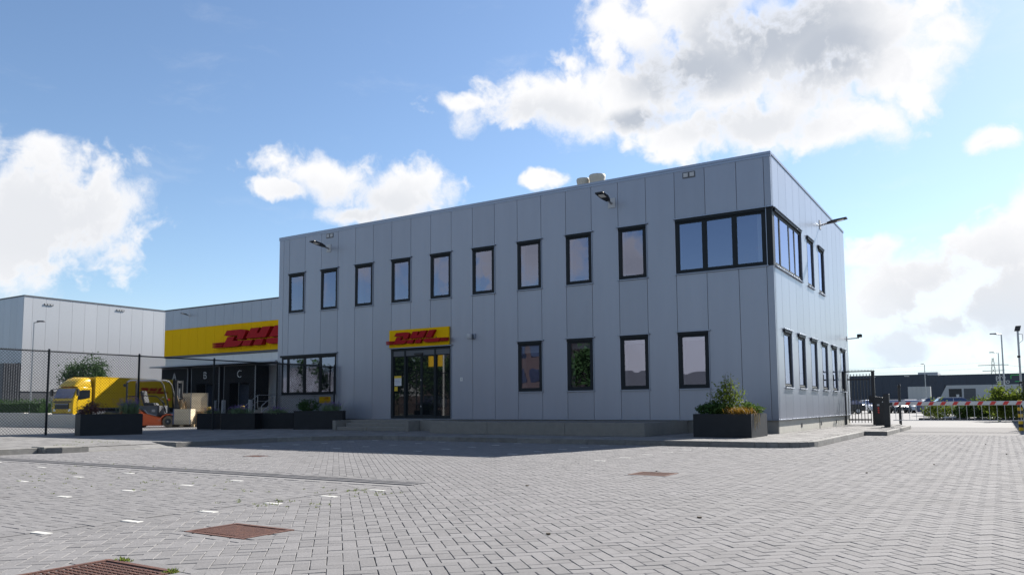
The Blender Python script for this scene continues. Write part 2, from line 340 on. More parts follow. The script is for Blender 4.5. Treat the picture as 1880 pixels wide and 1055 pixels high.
def blades(base, n_h, lean, width):
    # upright thin triangles as quads: base (n,3), heights (n,)
    n = len(base); t = rng.uniform(0, 2 * math.pi, n); d = np.stack([np.cos(t), np.sin(t), np.zeros(n)], 1)
    tip = base + np.stack([d[:, 0] * lean * n_h, d[:, 1] * lean * n_h, n_h], 1) * rng.uniform(0.8, 1.2, (n, 1))
    mid = (base + tip) / 2 + np.array([0, 0, 1]) * (n_h * 0.08)[:, None]
    sd_ = np.stack([-d[:, 1], d[:, 0], np.zeros(n)], 1) * width
    V = np.stack([base - sd_ * 0.5, mid - sd_, tip, mid + sd_], 1).reshape(-1, 3)
    return V, np.arange(4 * n).reshape(-1, 4), tip
def tree(name, label, loc, h, crown_c, crown_r, n, leafsize, mat='leaf', group=None, trunk_r=0.1):
    t = thing(name, label, 'tree', loc, group=group)
    mb = MB(); zc = crown_c[2]
    mb.tube((0, 0, 0), (0.05, 0.02, zc * 0.6), trunk_r, 8, trunk_r * 0.7)
    for k in range(7):
        a = k * 0.9 + 0.3; zz = zc * (0.5 + 0.06 * k)
        mb.tube((0.04, 0.02, zz), (math.cos(a) * crown_r[0] * 0.6, math.sin(a) * crown_r[1] * 0.6, zz + crown_r[2] * 0.55), trunk_r * 0.4, 6, trunk_r * 0.12)
    mb.build('trunk', 'bark', t, smooth=True)
    leaf_obj('crown', crown_pts(crown_c, crown_r, n, 60, 0.2, 0.35), leafsize, mat, t)
    return t

# ================================================================== THE SETTING: GROUND
def sheet(name, polys, z, mat, label=None):
    mb = MB()
    for p in polys: mb.add([(x, y, z) for x, y in p], [tuple(range(len(p)))])
    o = mb.build(name, mat); o['kind'] = 'structure'
    return o
def rect(x0, x1, y0, y1): return [(x0, y0), (x1, y0), (x1, y1), (x0, y1)]
BIG = 2500
sheet('ground', [rect(-BIG, BIG, -BIG, BIG)], -0.03, 'far_ground')
sheet('loading_yard', [rect(-150, -12.9, -45, 70)], 0.09, 'asphalt_light')
sheet('rear_car_park', [rect(-12.5, 60, 13.35, 150)], -0.024, 'asphalt_light')
sheet('street', [rect(-12.8, 60, -60, -24.6), rect(8.3, 60, -24.55, 13.3)], -0.02, 'asphalt')

# sidewalk outline (kerb edge on the road side)
def arc(cx, cy, r, a0, a1, n=7):
    return [(cx + r * math.cos(R(a0 + (a1 - a0) * i / n)), cy + r * math.sin(R(a0 + (a1 - a0) * i / n))) for i in range(n + 1)]
KERB = [(-12.3, -30.0), (-12.3, -15.6), (-12.75, -15.3), (-12.75, -14.5), (-12.3, -14.2), (-12.3, -13.6), (-13.3, -13.6), (-13.3, -11.4), (-12.25, -11.4), (-12.2, -8.6)] + arc(-9.6, -8.4, 2.6, 175, 92) + [(-4.5, -5.75)] + arc(0.75, -4.45, 1.15, 270, 360) + [(1.9, 2.8), (2.55, 2.8)] + [(2.55, 10.3), (1.9, 10.3), (1.9, 13.3)]
INNER = [(0.0, 13.3), (0.0, 0.03), (-21.7, 0.03), (-21.95, -30.0)]
WALK = KERB + INNER
SW = sheet('sidewalk', [WALK], 0.1135, 'tile')

# --- brick paving
ROAD = sheet('road_paving', [rect(-12.9, 8.2, -24.5, 4.2)], -0.013, 'sand')
sheet('driveway_paving', [rect(1.0, 8.2, 4.2, 13.3)], -0.002, 'brick_lane')
BW, BL = 0.1, 0.2
MANHOLES = [(0.38, -19.46, 0.70, 0.50), (0.98, -20.96, 0.74, 0.60), (1.31, -13.1, 0.56, 0.52), (-7.4, -12.9, 0.4, 0.3)]
def herring(x0, x1, y0, y1, th):
    c, s = math.cos(th), math.sin(th)
    cor = np.array([(x, y) for x in (x0, x1) for y in (y0, y1)]) @ np.array([[c, -s], [s, c]])
    lo = np.floor(cor.min(0) / BW).astype(int) - 3; hi = np.ceil(cor.max(0) / BW).astype(int) + 3
    A, B = np.meshgrid(np.arange(lo[0], hi[0]), np.arange(lo[1], hi[1]), indexing='ij'); A = A.ravel(); B = B.ravel()
    k = (A - B) % 4
    hsel, vsel = k == 0, k == 3
    u = np.concatenate([A[hsel] + 1.0, A[vsel] + 0.5]) * BW; v = np.concatenate([B[hsel] + 0.5, B[vsel] + 1.0]) * BW
    ori = np.concatenate([np.full(hsel.sum(), th), np.full(vsel.sum(), th + math.pi / 2)])
    x = u * c - v * s; y = u * s + v * c
    return x, y, ori
def project(x, y, z):
    d = np.stack([x - CAM[0], y - CAM[1], z - CAM[2]], 1)
    dep = d @ FWD; return 940 + 1417.7 * (d @ RIGHT) / np.maximum(dep, 0.01), 626 - 1417.7 * (d @ UP) / np.maximum(dep, 0.01), dep
BAY = lambda x, y: (x < -0.85) & (y < -16.22)
STRIP = lambda x, y: (y > -16.22) & (y < -15.52) & (x < -0.72)
EDGE_X = -0.80
def cull(x, y, pad=0.12):
    px, py, dep = project(x, y, np.zeros_like(x))
    ok = (dep > 2.6) & (px > -550) & (px < 2500)
    ok &= ~pip(x, y, WALK) & (x > -12.9) & (y < 4.2) & (y > -24.4) & (x < 8.2)
    for mx, my, mw, mh in MANHOLES: ok &= ~((np.abs(x - mx) < mw / 2 + pad) & (np.abs(y - my) < mh / 2 + pad))
    return ok
xs, ys, os_ = [], [], []
x, y, o_ = herring(-13, 8.3, -24.5, 4.3, math.pi / 4)
k = cull(x, y) & ~(BAY(x, y - 0.03)) & ~STRIP(x, y) & ~((np.abs(x - EDGE_X) < 0.07) & (y < -16.1))
xs.append(x[k]); ys.append(y[k]); os_.append(o_[k])
x, y, o_ = herring(-13, 0, -24.5, -16, 0.0)
k = cull(x, y) & BAY(x + 0.12, y) & (y < -16.28); xs.append(x[k]); ys.append(y[k]); os_.append(o_[k])
# soldier courses: along the drain and along the bay edge
gx = np.arange(-12.9, -0.75, 0.2)
for row, yy in enumerate((-16.16, -15.63, -15.53)):
    x = gx + (0.1 if row % 2 else 0.0); y = np.full_like(x, yy); k = cull(x, y); xs.append(x[k]); ys.append(y[k]); os_.append(np.zeros(k.sum()))
gy = np.arange(-24.3, -16.2, 0.2); x = np.full_like(gy, EDGE_X); k = cull(x, gy); xs.append(x[k]); ys.append(gy[k]); os_.append(np.full(k.sum(), math.pi / 2))
for mx, my, mw, mh in MANHOLES:      # ring of bricks around each cover
    for sg in (-1, 1):
        nx = round((mw + 0.2) / 0.2); x = mx + (np.arange(nx) - (nx - 1) / 2) * (mw + 0.2) / nx; xs.append(x); ys.append(np.full(nx, my + sg * (mh / 2 + 0.052))); os_.append(np.zeros(nx))
        ny = max(1, round(mh / 0.2)); y = my + (np.arange(ny) - (ny - 1) / 2) * mh / ny; ys.append(y); xs.append(np.full(ny, mx + sg * (mw / 2 + 0.052))); os_.append(np.full(ny, math.pi / 2))
bx = np.concatenate(xs); by = np.concatenate(ys); bo = np.concatenate(os_)
px, py, dep = project(bx, by, np.zeros_like(bx))
inview = (px > -10) & (px < 1890) & (py < 1062)
score = np.where(inview, dep, 1e6); order = np.argsort(score); near = np.zeros(len(bx), bool); near[order[:300]] = True
def brick_template(hl, hw, ch, zt=0.0, zb=-0.013):
    V = []
    for (a, b, z) in ((hl, hw, zb), (hl, hw, zt - ch), (hl - ch, hw - ch, zt)):
        V += [(-a, -b, z), (a, -b, z), (a, b, z), (-a, b, z)]
    Q = [(i, (i + 1) % 4, 4 + (i + 1) % 4, 4 + i) for i in range(4)] + [(4 + i, 4 + (i + 1) % 4, 8 + (i + 1) % 4, 8 + i) for i in range(4)] + [(8, 9, 10, 11)]
    return np.array(V), np.array(Q)
TV, TQ = brick_template(0.0982, 0.0482, 0.003)
bz = rng.uniform(-0.0016, 0.0012, len(bx)); bo = bo + rng.normal(0, 0.006, len(bx)); bx = bx + rng.normal(0, 0.0008, len(bx)); by = by + rng.normal(0, 0.0008, len(bx))
tx, ty = rng.normal(0, 0.006, len(bx)), rng.normal(0, 0.006, len(bx))
def scatter(TV, TQ, x, y, z, o, tx, ty):
    n = len(x); c, s = np.cos(o)[:, None], np.sin(o)[:, None]
    X = TV[None, :, 0] * c - TV[None, :, 1] * s; Y = TV[None, :, 0] * s + TV[None, :, 1] * c
    Z = TV[None, :, 2] + z[:, None] + TV[None, :, 0] * tx[:, None] + TV[None, :, 1] * ty[:, None]
    V = np.stack([X + x[:, None], Y + y[:, None], Z], 2).reshape(-1, 3)
    Q = (TQ[None] + (np.arange(n) * len(TV))[:, None, None]).reshape(-1, 4)
    return V, Q
f = ~near
V, Q = scatter(TV, TQ, bx[f], by[f], bz[f], bo[f], tx[f], ty[f])
o = link('brick_field', fast_mesh('brick_field', V, Q, 'brick'), ROAD, kind='stuff')
bme = fast_mesh('brick', TV, TQ, 'brick')
for i in np.nonzero(near)[0]:
    o = bpy.data.objects.new('brick', bme); o.location = (bx[i], by[i], bz[i]); o.rotation_euler = (ty[i], -tx[i], bo[i]); o.parent = ROAD; COL.objects.link(o)
fill = MB()       # cut bricks that close the edges between the laying patterns
for mx, my, mw, mh in MANHOLES: fill.add([(q[0], q[1], -0.0045) for q in rect(mx - mw / 2 - 0.26, mx + mw / 2 + 0.26, my - mh / 2 - 0.26, my + mh / 2 + 0.26)], [(0, 1, 2, 3)])
fill.add([(q[0], q[1], -0.005) for q in rect(-0.98, -0.64, -24.3, -16.1)], [(0, 1, 2, 3)])
fill.add([(q[0], q[1], -0.0055) for q in rect(-12.7, -0.6, -16.36, -16.0)], [(0, 1, 2, 3)]); fill.add([(q[0], q[1], -0.0055) for q in rect(-12.7, -0.6, -15.68, -15.3)], [(0, 1, 2, 3)])
fill.build('cut_brick_fill', 'brick', ROAD, kind='stuff')
# white bricks marking the parking bays
mbk = fast_mesh('marking_brick', *brick_template(0.105, 0.034, 0.003, 0.0025), 'white_brick')
marks = []
for k, xx in enumerate((-0.72, -3.24, -5.75, -8.3, -10.8)):
    for j in range(7): marks.append((xx - 0.014 * j * 4 * (0.75 if k == 0 else 0.9) - 0.0, -16.64 - 0.735 * j))
for k, xx in enumerate((-0.5, -3.0, -5.5, -8.0, -10.5)):
    for j in range(6): marks.append((xx + 0.055 * (5 - j) - 0.05, -6.15 - 0.97 * j))
for (mx, my) in marks:
    o = bpy.data.objects.new('marking_brick', mbk); o.location = (mx, my, 0.0); o.rotation_euler[2] = rng.normal(0.06, 0.03); o.parent = ROAD; COL.objects.link(o)
# painted symbol at the far left
o = MB().prism([(-10.9, -16.6), (-10.5, -16.65), (-10.2, -16.45), (-10.4, -16.3), (-10.8, -16.28), (-11.1, -16.4)], 'z', 0.0, 0.004).build('painted_marking', 'white_brick', ROAD)

# --- sidewalk tiles 30 x 30, half-lapped
TT, TTQ = brick_template(0.1475, 0.1475, 0.003, 0.12, 0.106)
i, j = np.meshgrid(np.arange(-95, 12), np.arange(-75, 46), indexing='ij'); i = i.ravel(); j = j.ravel()
x = i * 0.3 + (j % 2) * 0.15; y = j * 0.3
k = pip(x, y, WALK)
for dx, dy in ((0.17, 0.17), (-0.17, 0.17), (0.17, -0.17), (-0.17, -0.17)): k &= pip(x + dx, y + dy, WALK)
k &= (x > -26) & (y > -17)
x, y = x[k], y[k]; px, py, dep = project(x, y, np.full(len(x), 0.12))
score = np.where((px > 0) & (px < 1880) & ~((y > -2.0) & (x < -2.8)), dep, 1e6); order = np.argsort(score); near = np.zeros(len(x), bool); near[order[:300]] = True
z = rng.uniform(-0.0015, 0.0015, len(x)); t0 = rng.normal(0, 0.004, len(x)); t1 = rng.normal(0, 0.004, len(x)); zo = np.zeros(len(x))
V, Q = scatter(TT, TTQ, x[~near], y[~near], z[~near], zo[~near], t0[~near], t1[~near])
link('paving_tile_field', fast_mesh('paving_tile_field', V, Q, 'tile'), SW, kind='stuff')
tme = fast_mesh('paving_tile', TT, TTQ, 'tile')
for q in np.nonzero(near)[0]:
    o = bpy.data.objects.new('paving_tile', tme); o.location = (x[q], y[q], z[q]); o.parent = SW; COL.objects.link(o)
# --- kerb stones along the road edge
def kerb_run(pts, length=1.0, w=0.14, low=None):
    pts = [Vector((*p, 0)) for p in pts]; seg = []
    for a, b in zip(pts[:-1], pts[1:]):
        n = max(1, round((b - a).length / length))
        for q in range(n): seg.append((a + (b - a) * (q / n), a + (b - a) * ((q + 1) / n)))
    for a, b in seg:
        d = (b - a).normalized(); nrm = Vector((-d.y, d.x, 0)); h = 0.128 + random.uniform(-0.003, 0.003)
        if low: h = low
        g = 0.004; a2 = a + d * g; b2 = b - d * g
        c0, c1, c2, c3 = a2 - nrm * 0.0, b2 - nrm * 0.0, b2 + nrm * w, a2 + nrm * w
        e0, e1 = a2 + nrm * 0.03, b2 + nrm * 0.03
        mb = MB(); vs = [(v.x, v.y, zz) for v, zz in ((c0, -0.05), (c1, -0.05), (c2, -0.05), (c3, -0.05), (c0, h - 0.03), (c1, h - 0.03), (c2, h), (c3, h), (e0, h), (e1, h))]
        mb.add(vs, [(0, 1, 5, 4), (4, 5, 9, 8), (8, 9, 6, 7), (1, 2, 6, 9, 5), (3, 0, 4, 8, 7), (2, 3, 7, 6)])
        mb.build('kerbstone', 'kerb', SW)
kerb_run([(-12.3, -20.0)] + KERB[1:6]); kerb_run(KERB[5:7]); kerb_run(KERB[7:9]); kerb_run(KERB[8:])
kerb_run([(-12.3, -13.6), (-12.25, -11.4)], low=0.03)
# corner block and drop-kerb slabs at the left
MB().box(-13.15, -12.6, -14.45, -13.75, 0.0, 0.14).build('kerb_block', 'concrete', SW, bevel=0.015)
for q in range(3):
    mb = MB(); yy = -13.59 + q * 0.73
    mb.add([(-12.43, yy, 0.028), (-12.43, yy + 0.72, 0.028), (-13.32, yy + 0.72, 0.122), (-13.32, yy, 0.122)], [(0, 1, 2, 3)]); mb.build('ramp_slab', 'tile', SW)

# --- drain channel between the bays and the lane
dr = thing('drain_channel', 'long concrete slot drain between parking bays and lane', 'drain', (-6.8, -15.89, 0))
MB().box(-5.9, 6.06, -0.085, 0.0, -0.05, 0.004).build('edge_beam', 'brick', dr, bevel=0.006)
MB().box(-5.9, 6.06, 0.04, 0.10, -0.05, 0.006).build('edge_beam', 'brick', dr, bevel=0.006)
MB().box(-5.9, 6.06, 0.0, 0.04, -0.05, -0.02).build('slot', 'joint', dr)
MB().box(-5.9, 6.06, 0.11, 0.2, -0.05, -0.006).build('gutter', 'joint', dr)
# --- manhole covers
def manhole(loc, w, h, label, kind):
    t = thing('manhole_cover', label, 'manhole cover', (loc[0], loc[1], 0.0), group=None)
    fr = MB(); e = 0.035
    for (a, b, c, d) in ((-w / 2, w / 2, -h / 2, -h / 2 + e), (-w / 2, w / 2, h / 2 - e, h / 2), (-w / 2, -w / 2 + e, -h / 2 + e, h / 2 - e), (w / 2 - e, w / 2, -h / 2 + e, h / 2 - e)):
        fr.box(a, b, c, d, -0.02, 0.005)
    fr.build('frame', 'rust', t)
    MB().box(-w / 2 + e + 0.006, w / 2 - e - 0.006, -h / 2 + e + 0.006, h / 2 - e - 0.006, -0.02, -0.007).build('lid', 'rust', t)
    tr = MB(); a = w / 2 - e - 0.02; b = h / 2 - e - 0.02
    if kind == 'grate':
        nx = 14; ny = 11
        for p in range(nx):
            for q in range(ny):
                cx = -a + (p + 0.5) * 2 * a / nx; cy = -b + (q + 0.5) * 2 * b / ny
                dxx = a / nx * 0.72; dyy = b / ny * 0.55
                tr.box(cx - dxx, cx + dxx, cy - dyy, cy + dyy, -0.0065, 0.003)
    else:
        for p in range(22):
            cx = -a + (p + 0.5) * 2 * a / 22
            hh = b if abs(cx) > 0.62 * a else b * 0.95
            tr.box(cx - a / 22 * 0.55, cx + a / 22 * 0.55, -hh, hh, -0.0065, 0.003)
    tr.build('tread', 'rust', t, kind='stuff')
manhole(MANHOLES[0][:2], 0.70, 0.50, 'rusty ribbed manhole cover next to the parking bay markings', 'bars')
manhole(MANHOLES[1][:2], 0.74, 0.60, 'rusty studded manhole cover nearest the camera with moss tufts', 'grate')
manhole(MANHOLES[2][:2], 0.56, 0.52, 'flat rusty manhole cover out in the middle of the paving', 'grate')
manhole(MANHOLES[3][:2], 0.40, 0.30, 'small rusty gully cover beside the dropped kerb', 'bars')
# --- weeds in the joints
wp = []
for (cx, cy, s, n) in ((-5.6, -16.9, 1.5, 34), (-4.6, -18.0, 1.2, 22), (-2.2, -17.4, 1.0, 16), (-0.75, -18.1, 0.35, 22), (0.75, -20.64, 0.03, 18), (1.33, -20.7, 0.03, 12), (-0.8, -16.9, 0.3, 20), (-13.2, -13.5, 0.4, 25), (-14.5, -12.2, 0.6, 20)):
    q = rng.normal(size=(n, 2)) * s * np.array([1, 0.4]) + (cx, cy)
    for (a, b) in q:
        zz = 0.12 if pip(np.array([a]), np.array([b]), WALK)[0] else -0.004
        for _ in range(7): wp.append((a + rng.normal(0, 0.012), b + rng.normal(0, 0.012), zz))
wp = np.array(wp); V, Q, _ = blades(wp, rng.uniform(0.008, 0.026, len(wp)), 0.8, 0.004)
o = link('joint_weeds', fast_mesh('joint_weeds', V, Q, 'leaf_bright')); o['kind'] = 'stuff'; tag(o, 'small green weeds growing in the paving joints', 'weeds')
# small bits of debris
dm = MB()
for (a, b) in ((3.3, -17.0), (4.6, -9.5), (5.6, -6.0), (3.9, -11.6), (0.6, -15.4), (1.2, -12.7), (5.2, -2.1), (2.6, -18.4)):
    dm.prism([(a + 0.02 * math.cos(t) * random.uniform(0.5, 1.2), b + 0.02 * math.sin(t) * random.uniform(0.5, 1.2)) for t in (0, 1, 2, 3, 4, 5)], 'z', 0.001, 0.014)
o = dm.build('dry_leaf_litter', 'bark'); o['kind'] = 'stuff'; tag(o, 'dark dry leaf scraps scattered on the paving', 'litter')

# ================================================================== OFFICE BUILDING
class Face:
    """front face: u runs along +X; side face: u runs along +Y. d goes into the building."""
    def __init__(s, side, ox, oy, off=(0, 0, 0)): s.side = side; s.ox = ox; s.oy = oy
    def P(s, u, d, z): return (s.ox - d, s.oy + u, z) if s.side else (s.ox + u, s.oy + d, z)
    def box(s, mb, u0, u1, d0, d1, z0, z1):
        t = MB().box(u0, u1, d0, d1, z0, z1); t.xf(s.P); return mb.add(t.v, t.f)
OB = thing('office_building', 'two-storey office clad in grey metal panels with a corner window', 'building', (0, 0, 0))
FR = Face(False, 0, 0); SI = Face(True, 0, 0)
ZB, ZT = 0.53, 8.56
def panels(face, cols, openings, zb, zt, parent, mat, t=0.09, gap=0.006, name='wall_panel', zsplit=None):
    for u0, u1 in zip(cols[:-1], cols[1:]):
        um = (u0 + u1) / 2; ops = sorted((a, b) for (p, q, a, b) in openings if p - 0.02 < um < q + 0.02)
        z = zb; spans = []
        for a, b in ops:
            if a > z + 0.02: spans.append((z, a))
            z = b
        if zt > z + 0.02: spans.append((z, zt))
        for a, b in spans:
            m = MB(); face.box(m, u0 + gap, u1 - gap, 0.0, t, a + 0.003, b - 0.003); m.build(name, mat, parent, bevel=0.003)
fc = [-21.71, -21.42] + [-21.05 + i for i in range(21)] + [-0.21, 0.0]
up = [(-21.05 + 2 * k, -20.05 + 2 * k, 5.15, 6.93) for k in range(9)] + [(-3.05, 0.0, 5.15, 6.93)]
lo = [(-21.05 + i, -20.05 + i, 1.49, 3.29) for i in (12, 14, 16, 18)]
door = (-15.05, -12.05, 0.53, 3.3); wide = (-21.42, -18.05, 1.53, 3.29)
panels(FR, fc, up + lo + [door, wide], ZB, ZT, OB, 'panel')
sc_ = [0.0, 0.2] + [0.92 + 1.003 * i for i in range(12)] + [12.96]
sup = [(0.0, 3.93, 5.15, 6.93), (4.93, 5.94, 5.15, 6.93), (6.94, 7.94, 5.15, 6.93)]
slo = [(0.92 + 2.006 * k, 1.923 + 2.006 * k, 1.49, 3.29) for k in range(6)]
SIP = Face(True, 0.0, 0)
panels(SIP, [0.095] + sc_[1:], sup + slo, ZB, ZT, OB, 'panel')
MB().box(-21.62, -0.55, 0.55, 12.95, 0.2, 8.4).build('wall_core', 'joint', OB)
MB().box(-21.7, -0.02, 0.02, 12.95, 8.41, 8.5).build('roof', 'darkgrey', OB)
m = MB(); m.box(-21.73, 0.02, -0.02, 0.35, 8.565, 8.655); m.build('parapet_cap', 'trim', OB, bevel=0.006)
m = MB(); m.box(-0.35, 0.022, 0.352, 12.98, 8.565, 8.653); m.build('parapet_cap', 'trim', OB, bevel=0.006)
m = MB(); m.box(-21.73, -21.4, 0.352, 12.98, 8.565, 8.653); m.build('parapet_cap', 'trim', OB, bevel=0.006)
m = MB(); m.box(-21.72, 0.014, -0.014, 0.05, 8.50, 8.562); m.build('parapet_fascia', 'trim', OB)
# concrete plinth blocks and base flashing
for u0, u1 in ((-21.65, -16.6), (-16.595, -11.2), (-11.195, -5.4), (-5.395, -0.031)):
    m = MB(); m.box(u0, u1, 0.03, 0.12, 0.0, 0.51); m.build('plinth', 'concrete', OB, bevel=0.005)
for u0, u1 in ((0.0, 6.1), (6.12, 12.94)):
    m = MB(); m.box(-0.12, -0.03, u0 + 0.121, u1, 0.0, 0.51); m.build('plinth', 'concrete_sunlit', OB, bevel=0.005)
m = MB(); m.box(-21.73, 0.03, -0.035, 0.1, 0.512, 0.536); m.build('base_flashing', 'trim', OB)
m = MB(); m.box(-0.1, 0.032, 0.101, 12.97, 0.512, 0.536); m.build('base_flashing', 'trim', OB)
for yy in (3.05, 6.35, 9.4):
    MB().box(-0.031, -0.02, yy, yy + 0.2, 0.24, 0.36).build('air_vent', 'black', OB)
# plain wall backs that close the building
MB().box(-21.72, -21.63, 0.1, 12.95, ZB, ZT).build('end_wall', 'panel', OB)
MB().box(-21.7, -0.02, 12.955, 12.99, ZB, ZT).build('rear_wall', 'panel', OB)

def window(face, u0, u1, z0, z1, parent, mulls=(), fw=0.085, glass='glass', sill=True, recess=0.006, head_ext=0.07, tilt=None, blind=0.0):
    """window frame mesh with pane, sash, sill and head flashing as sub-parts"""
    m = MB()
    g = 0.012
    a, b = u0 + g, u1 - g; c, d = z0 + g, z1 - g
    face.box(m, a, b, recess, 0.10, d - fw * 1.35, d); face.box(m, a, b, recess, 0.10, c, c + fw)
    face.box(m, a, a + fw, recess, 0.10, c + fw, d - fw * 1.35); face.box(m, b - fw, b, recess, 0.10, c + fw, d - fw * 1.35)
    for mu in mulls: face.box(m, mu - fw * 0.5, mu + fw * 0.5, recess + 0.004, 0.10, c + fw, d - fw * 1.35)
    w = m.build('window', 'frame', parent, bevel=0.006)
    edges = [a + fw] + sorted(mulls) + [b - fw]
    for k, (p, q) in enumerate(zip(edges[:-1], edges[1:])):
        p2 = p + (fw * 0.5 if k else 0); q2 = q - (fw * 0.5 if k < len(edges) - 2 else 0)
        s = MB(); e = 0.04; zt_ = d - fw * 1.35
        dd = recess + 0.010
        face.box(s, p2, q2, dd, 0.095, zt_ - e, zt_); face.box(s, p2, q2, dd, 0.095, c + fw, c + fw + e)
        face.box(s, p2, p2 + e, dd, 0.095, c + fw + e, zt_ - e); face.box(s, q2 - e, q2, dd, 0.095, c + fw + e, zt_ - e)
        s.build('sash', 'frame', w)
        gl = MB(); gd0 = gd1 = recess + 0.020
        j = [random.uniform(-0.005, 0.005) for _ in range(2)]
        vs = [face.P(p2 + e, gd0 - j[0] - j[1], c + fw + e), face.P(q2 - e, gd0 + j[0] - j[1], c + fw + e), face.P(q2 - e, gd1 + j[0] + j[1], zt_ - e), face.P(p2 + e, gd1 - j[0] + j[1], zt_ - e)]
        gl.add(vs, [(0, 1, 2, 3)])
        gl.build('pane', glass, w)
    lin = MB()
    face.box(lin, a, a + 0.02, 0.102, 0.5, c, d); face.box(lin, b - 0.02, b, 0.102, 0.5, c, d)
    face.box(lin, a + 0.021, b - 0.021, 0.102, 0.5, c, c + 0.03); face.box(lin, a + 0.021, b - 0.021, 0.102, 0.5, d - 0.05, d)
    lin.build('reveal', 'interior', w)
    if blind:
        bl = MB(); face.box(bl, a + 0.03, b - 0.03, 0.13, 0.14, d - 0.06 - blind, d - 0.06); bl.build('roller_blind', 'interior', w)
    if sill:
        s = MB(); face.box(s, u0 - 0.05, u1 + 0.05, -0.055, 0.03, z0 - 0.022, z0 + 0.012); s.build('sill', 'trim', w, bevel=0.004)
        s = MB(); face.box(s, u0 - head_ext, u1 + head_ext, -0.075, 0.02, z1 - 0.004, z1 + 0.03); face.box(s, u1 + 0.0, u1 + 0.022, -0.03, 0.03, z0 + 0.014, z1 - 0.006); s.build('head_flashing', 'trim', w, bevel=0.004)
        s = MB(); face.box(s, u0 + 0.004, u1 - 0.004, -0.05, 0.028, z1 - 0.085, z1 - 0.006); s.build('blind_box', 'frame', w)
    return w
for p, q, a, b in up[:-1]: window(FR, p, q, a, b, OB)
for (p, q, a, b), bl in zip(lo, (0.34, 0.28, 0.2, 0.2)): window(FR, p, q, a, b, OB, blind=bl)
for k, xx in enumerate((-18.45, -14.4, -12.45, -8.6)):
    pt_ = thing('potted_plant', ['white potted plant behind the second upper window from the left', 'white potted plant behind the fourth upper window from the left', 'white potted plant behind the fifth upper window from the left', 'white potted plant behind the seventh upper window from the left'][k], 'potted plant', (xx, 0.27, 5.2), group='plants on the upper window sills')
    MB().lathe([(0.09, 0), (0.13, 0.16), (0.12, 0.17)], n=14).build('pot', 'white', pt_, smooth=True)
    leaf_obj('foliage', crown_pts((0, 0, 0.3), (0.15, 0.11, 0.16), 160, 12), 0.035, 'leaf', pt_)
for p, q, a, b in sup[1:] + slo: window(SI, p, q, a, b, OB)
window(FR, -3.05, -0.19, 5.15, 6.93, OB, mulls=(-2.1, -1.15), head_ext=0.05)
window(SI, 0.19, 3.93, 5.15, 6.93, OB, mulls=(0.95, 2.2, 3.0), head_ext=0.05)
MB().box(-0.21, -0.004, 0.004, 0.21, 5.15, 6.928).build('corner_post', 'frame', OB, bevel=0.01)
m = MB(); m.box(-0.2, 0.056, -0.056, 0.25, 6.931, 6.962); m.build('corner_flashing', 'trim', OB)
window(FR, -21.5, -18.05, 1.53, 3.29, OB, mulls=(-21.02, -20.0, -19.03))
# entrance: sliding glass doors
D0, D1 = -15.05, -12.05
m = MB()
for a, b in ((D0 + 0.01, D0 + 0.12), (-14.37, -14.28), (-12.87, -12.78), (D1 - 0.07, D1 - 0.01)): FR.box(m, a, b, 0.0, 0.09, 0.54, 3.28)
FR.box(m, D0 + 0.12, D1 - 0.07, 0.01, 0.085, 3.2, 3.28); FR.box(m, D0 + 0.12, D1 - 0.07, 0.005, 0.085, 0.54, 0.60)
ed = m.build('entrance_door', 'frame', OB, bevel=0.004)
m = MB(); FR.box(m, D0 + 0.125, D1 - 0.075, 0.012, 0.085, 3.0, 3.198); m.build('door_header', 'darkgrey', ed)
m = MB(); FR.box(m, -13.83, -13.42, -0.06, 0.011, 3.02, 3.09); m.build('motion_sensor', 'black', ed, bevel=0.01)
for a, b, nm in ((D0 + 0.125, -14.375, 'side_light'), (-12.775, D1 - 0.075, 'side_light'), (-14.275, -13.53, 'sliding_leaf'), (-13.525, -12.875, 'sliding_leaf')):
    e = 0.03 if nm == 'side_light' else 0.05; m = MB(); q0 = 0.03 if nm == 'side_light' else 0.045
    FR.box(m, a, b, q0, 0.085, 2.999 - e, 2.999); FR.box(m, a, b, q0, 0.085, 0.601, 0.601 + e * 1.6)
    FR.box(m, a, a + e, q0, 0.085, 0.601 + e * 1.6, 2.999 - e); FR.box(m, b - e, b, q0, 0.085, 0.601 + e * 1.6, 2.999 - e)
    lf = m.build(nm, 'frame', ed)
    m = MB(); FR.box(m, a + e, b - e, q0 + 0.02, 0.08, 0.601 + e * 1.6, 2.999 - e); m.build('pane', 'glass_dark', lf)
m = MB(); FR.box(m, D0 - 0.1, D1 + 0.08, -0.09, 0.02, 3.302, 3.335); FR.box(m, D1 + 0.0, D1 + 0.025, -0.03, 0.03, 0.54, 3.3); m.build('head_flashing', 'trim', ed, bevel=0.004)
for (a, z) in ((-13.56, 2.0), (-13.56, 0.98)):
    m = MB(); FR.box(m, a, a + 0.03, 0.03, 0.046, z, z + 0.06); m.build('lock', 'steel', ed)
for label, u0, u1, z0, z1, mt in (('yellow-headed white paper notice on the glass by the entrance', -14.88, -14.52, 1.83, 2.22, 'white'), ('small plain yellow sticker under the paper notice', -14.88, -14.72, 1.62, 1.79, 'yellow')):
    t = tag(MB().box(u0, u1, 0.022, 0.027, z0, z1).build('notice', mt), label, 'notice')
    if mt == 'white':
        MB().box(u0, u1, 0.018, 0.0215, z1 - 0.09, z1).build('header', 'yellow', t)
        for kk in range(4): MB().box(u0 + 0.04, u1 - 0.05 - 0.03 * (kk % 2), 0.0195, 0.0215, z1 - 0.15 - kk * 0.055, z1 - 0.135 - kk * 0.055).build('text_line', 'blue', t)

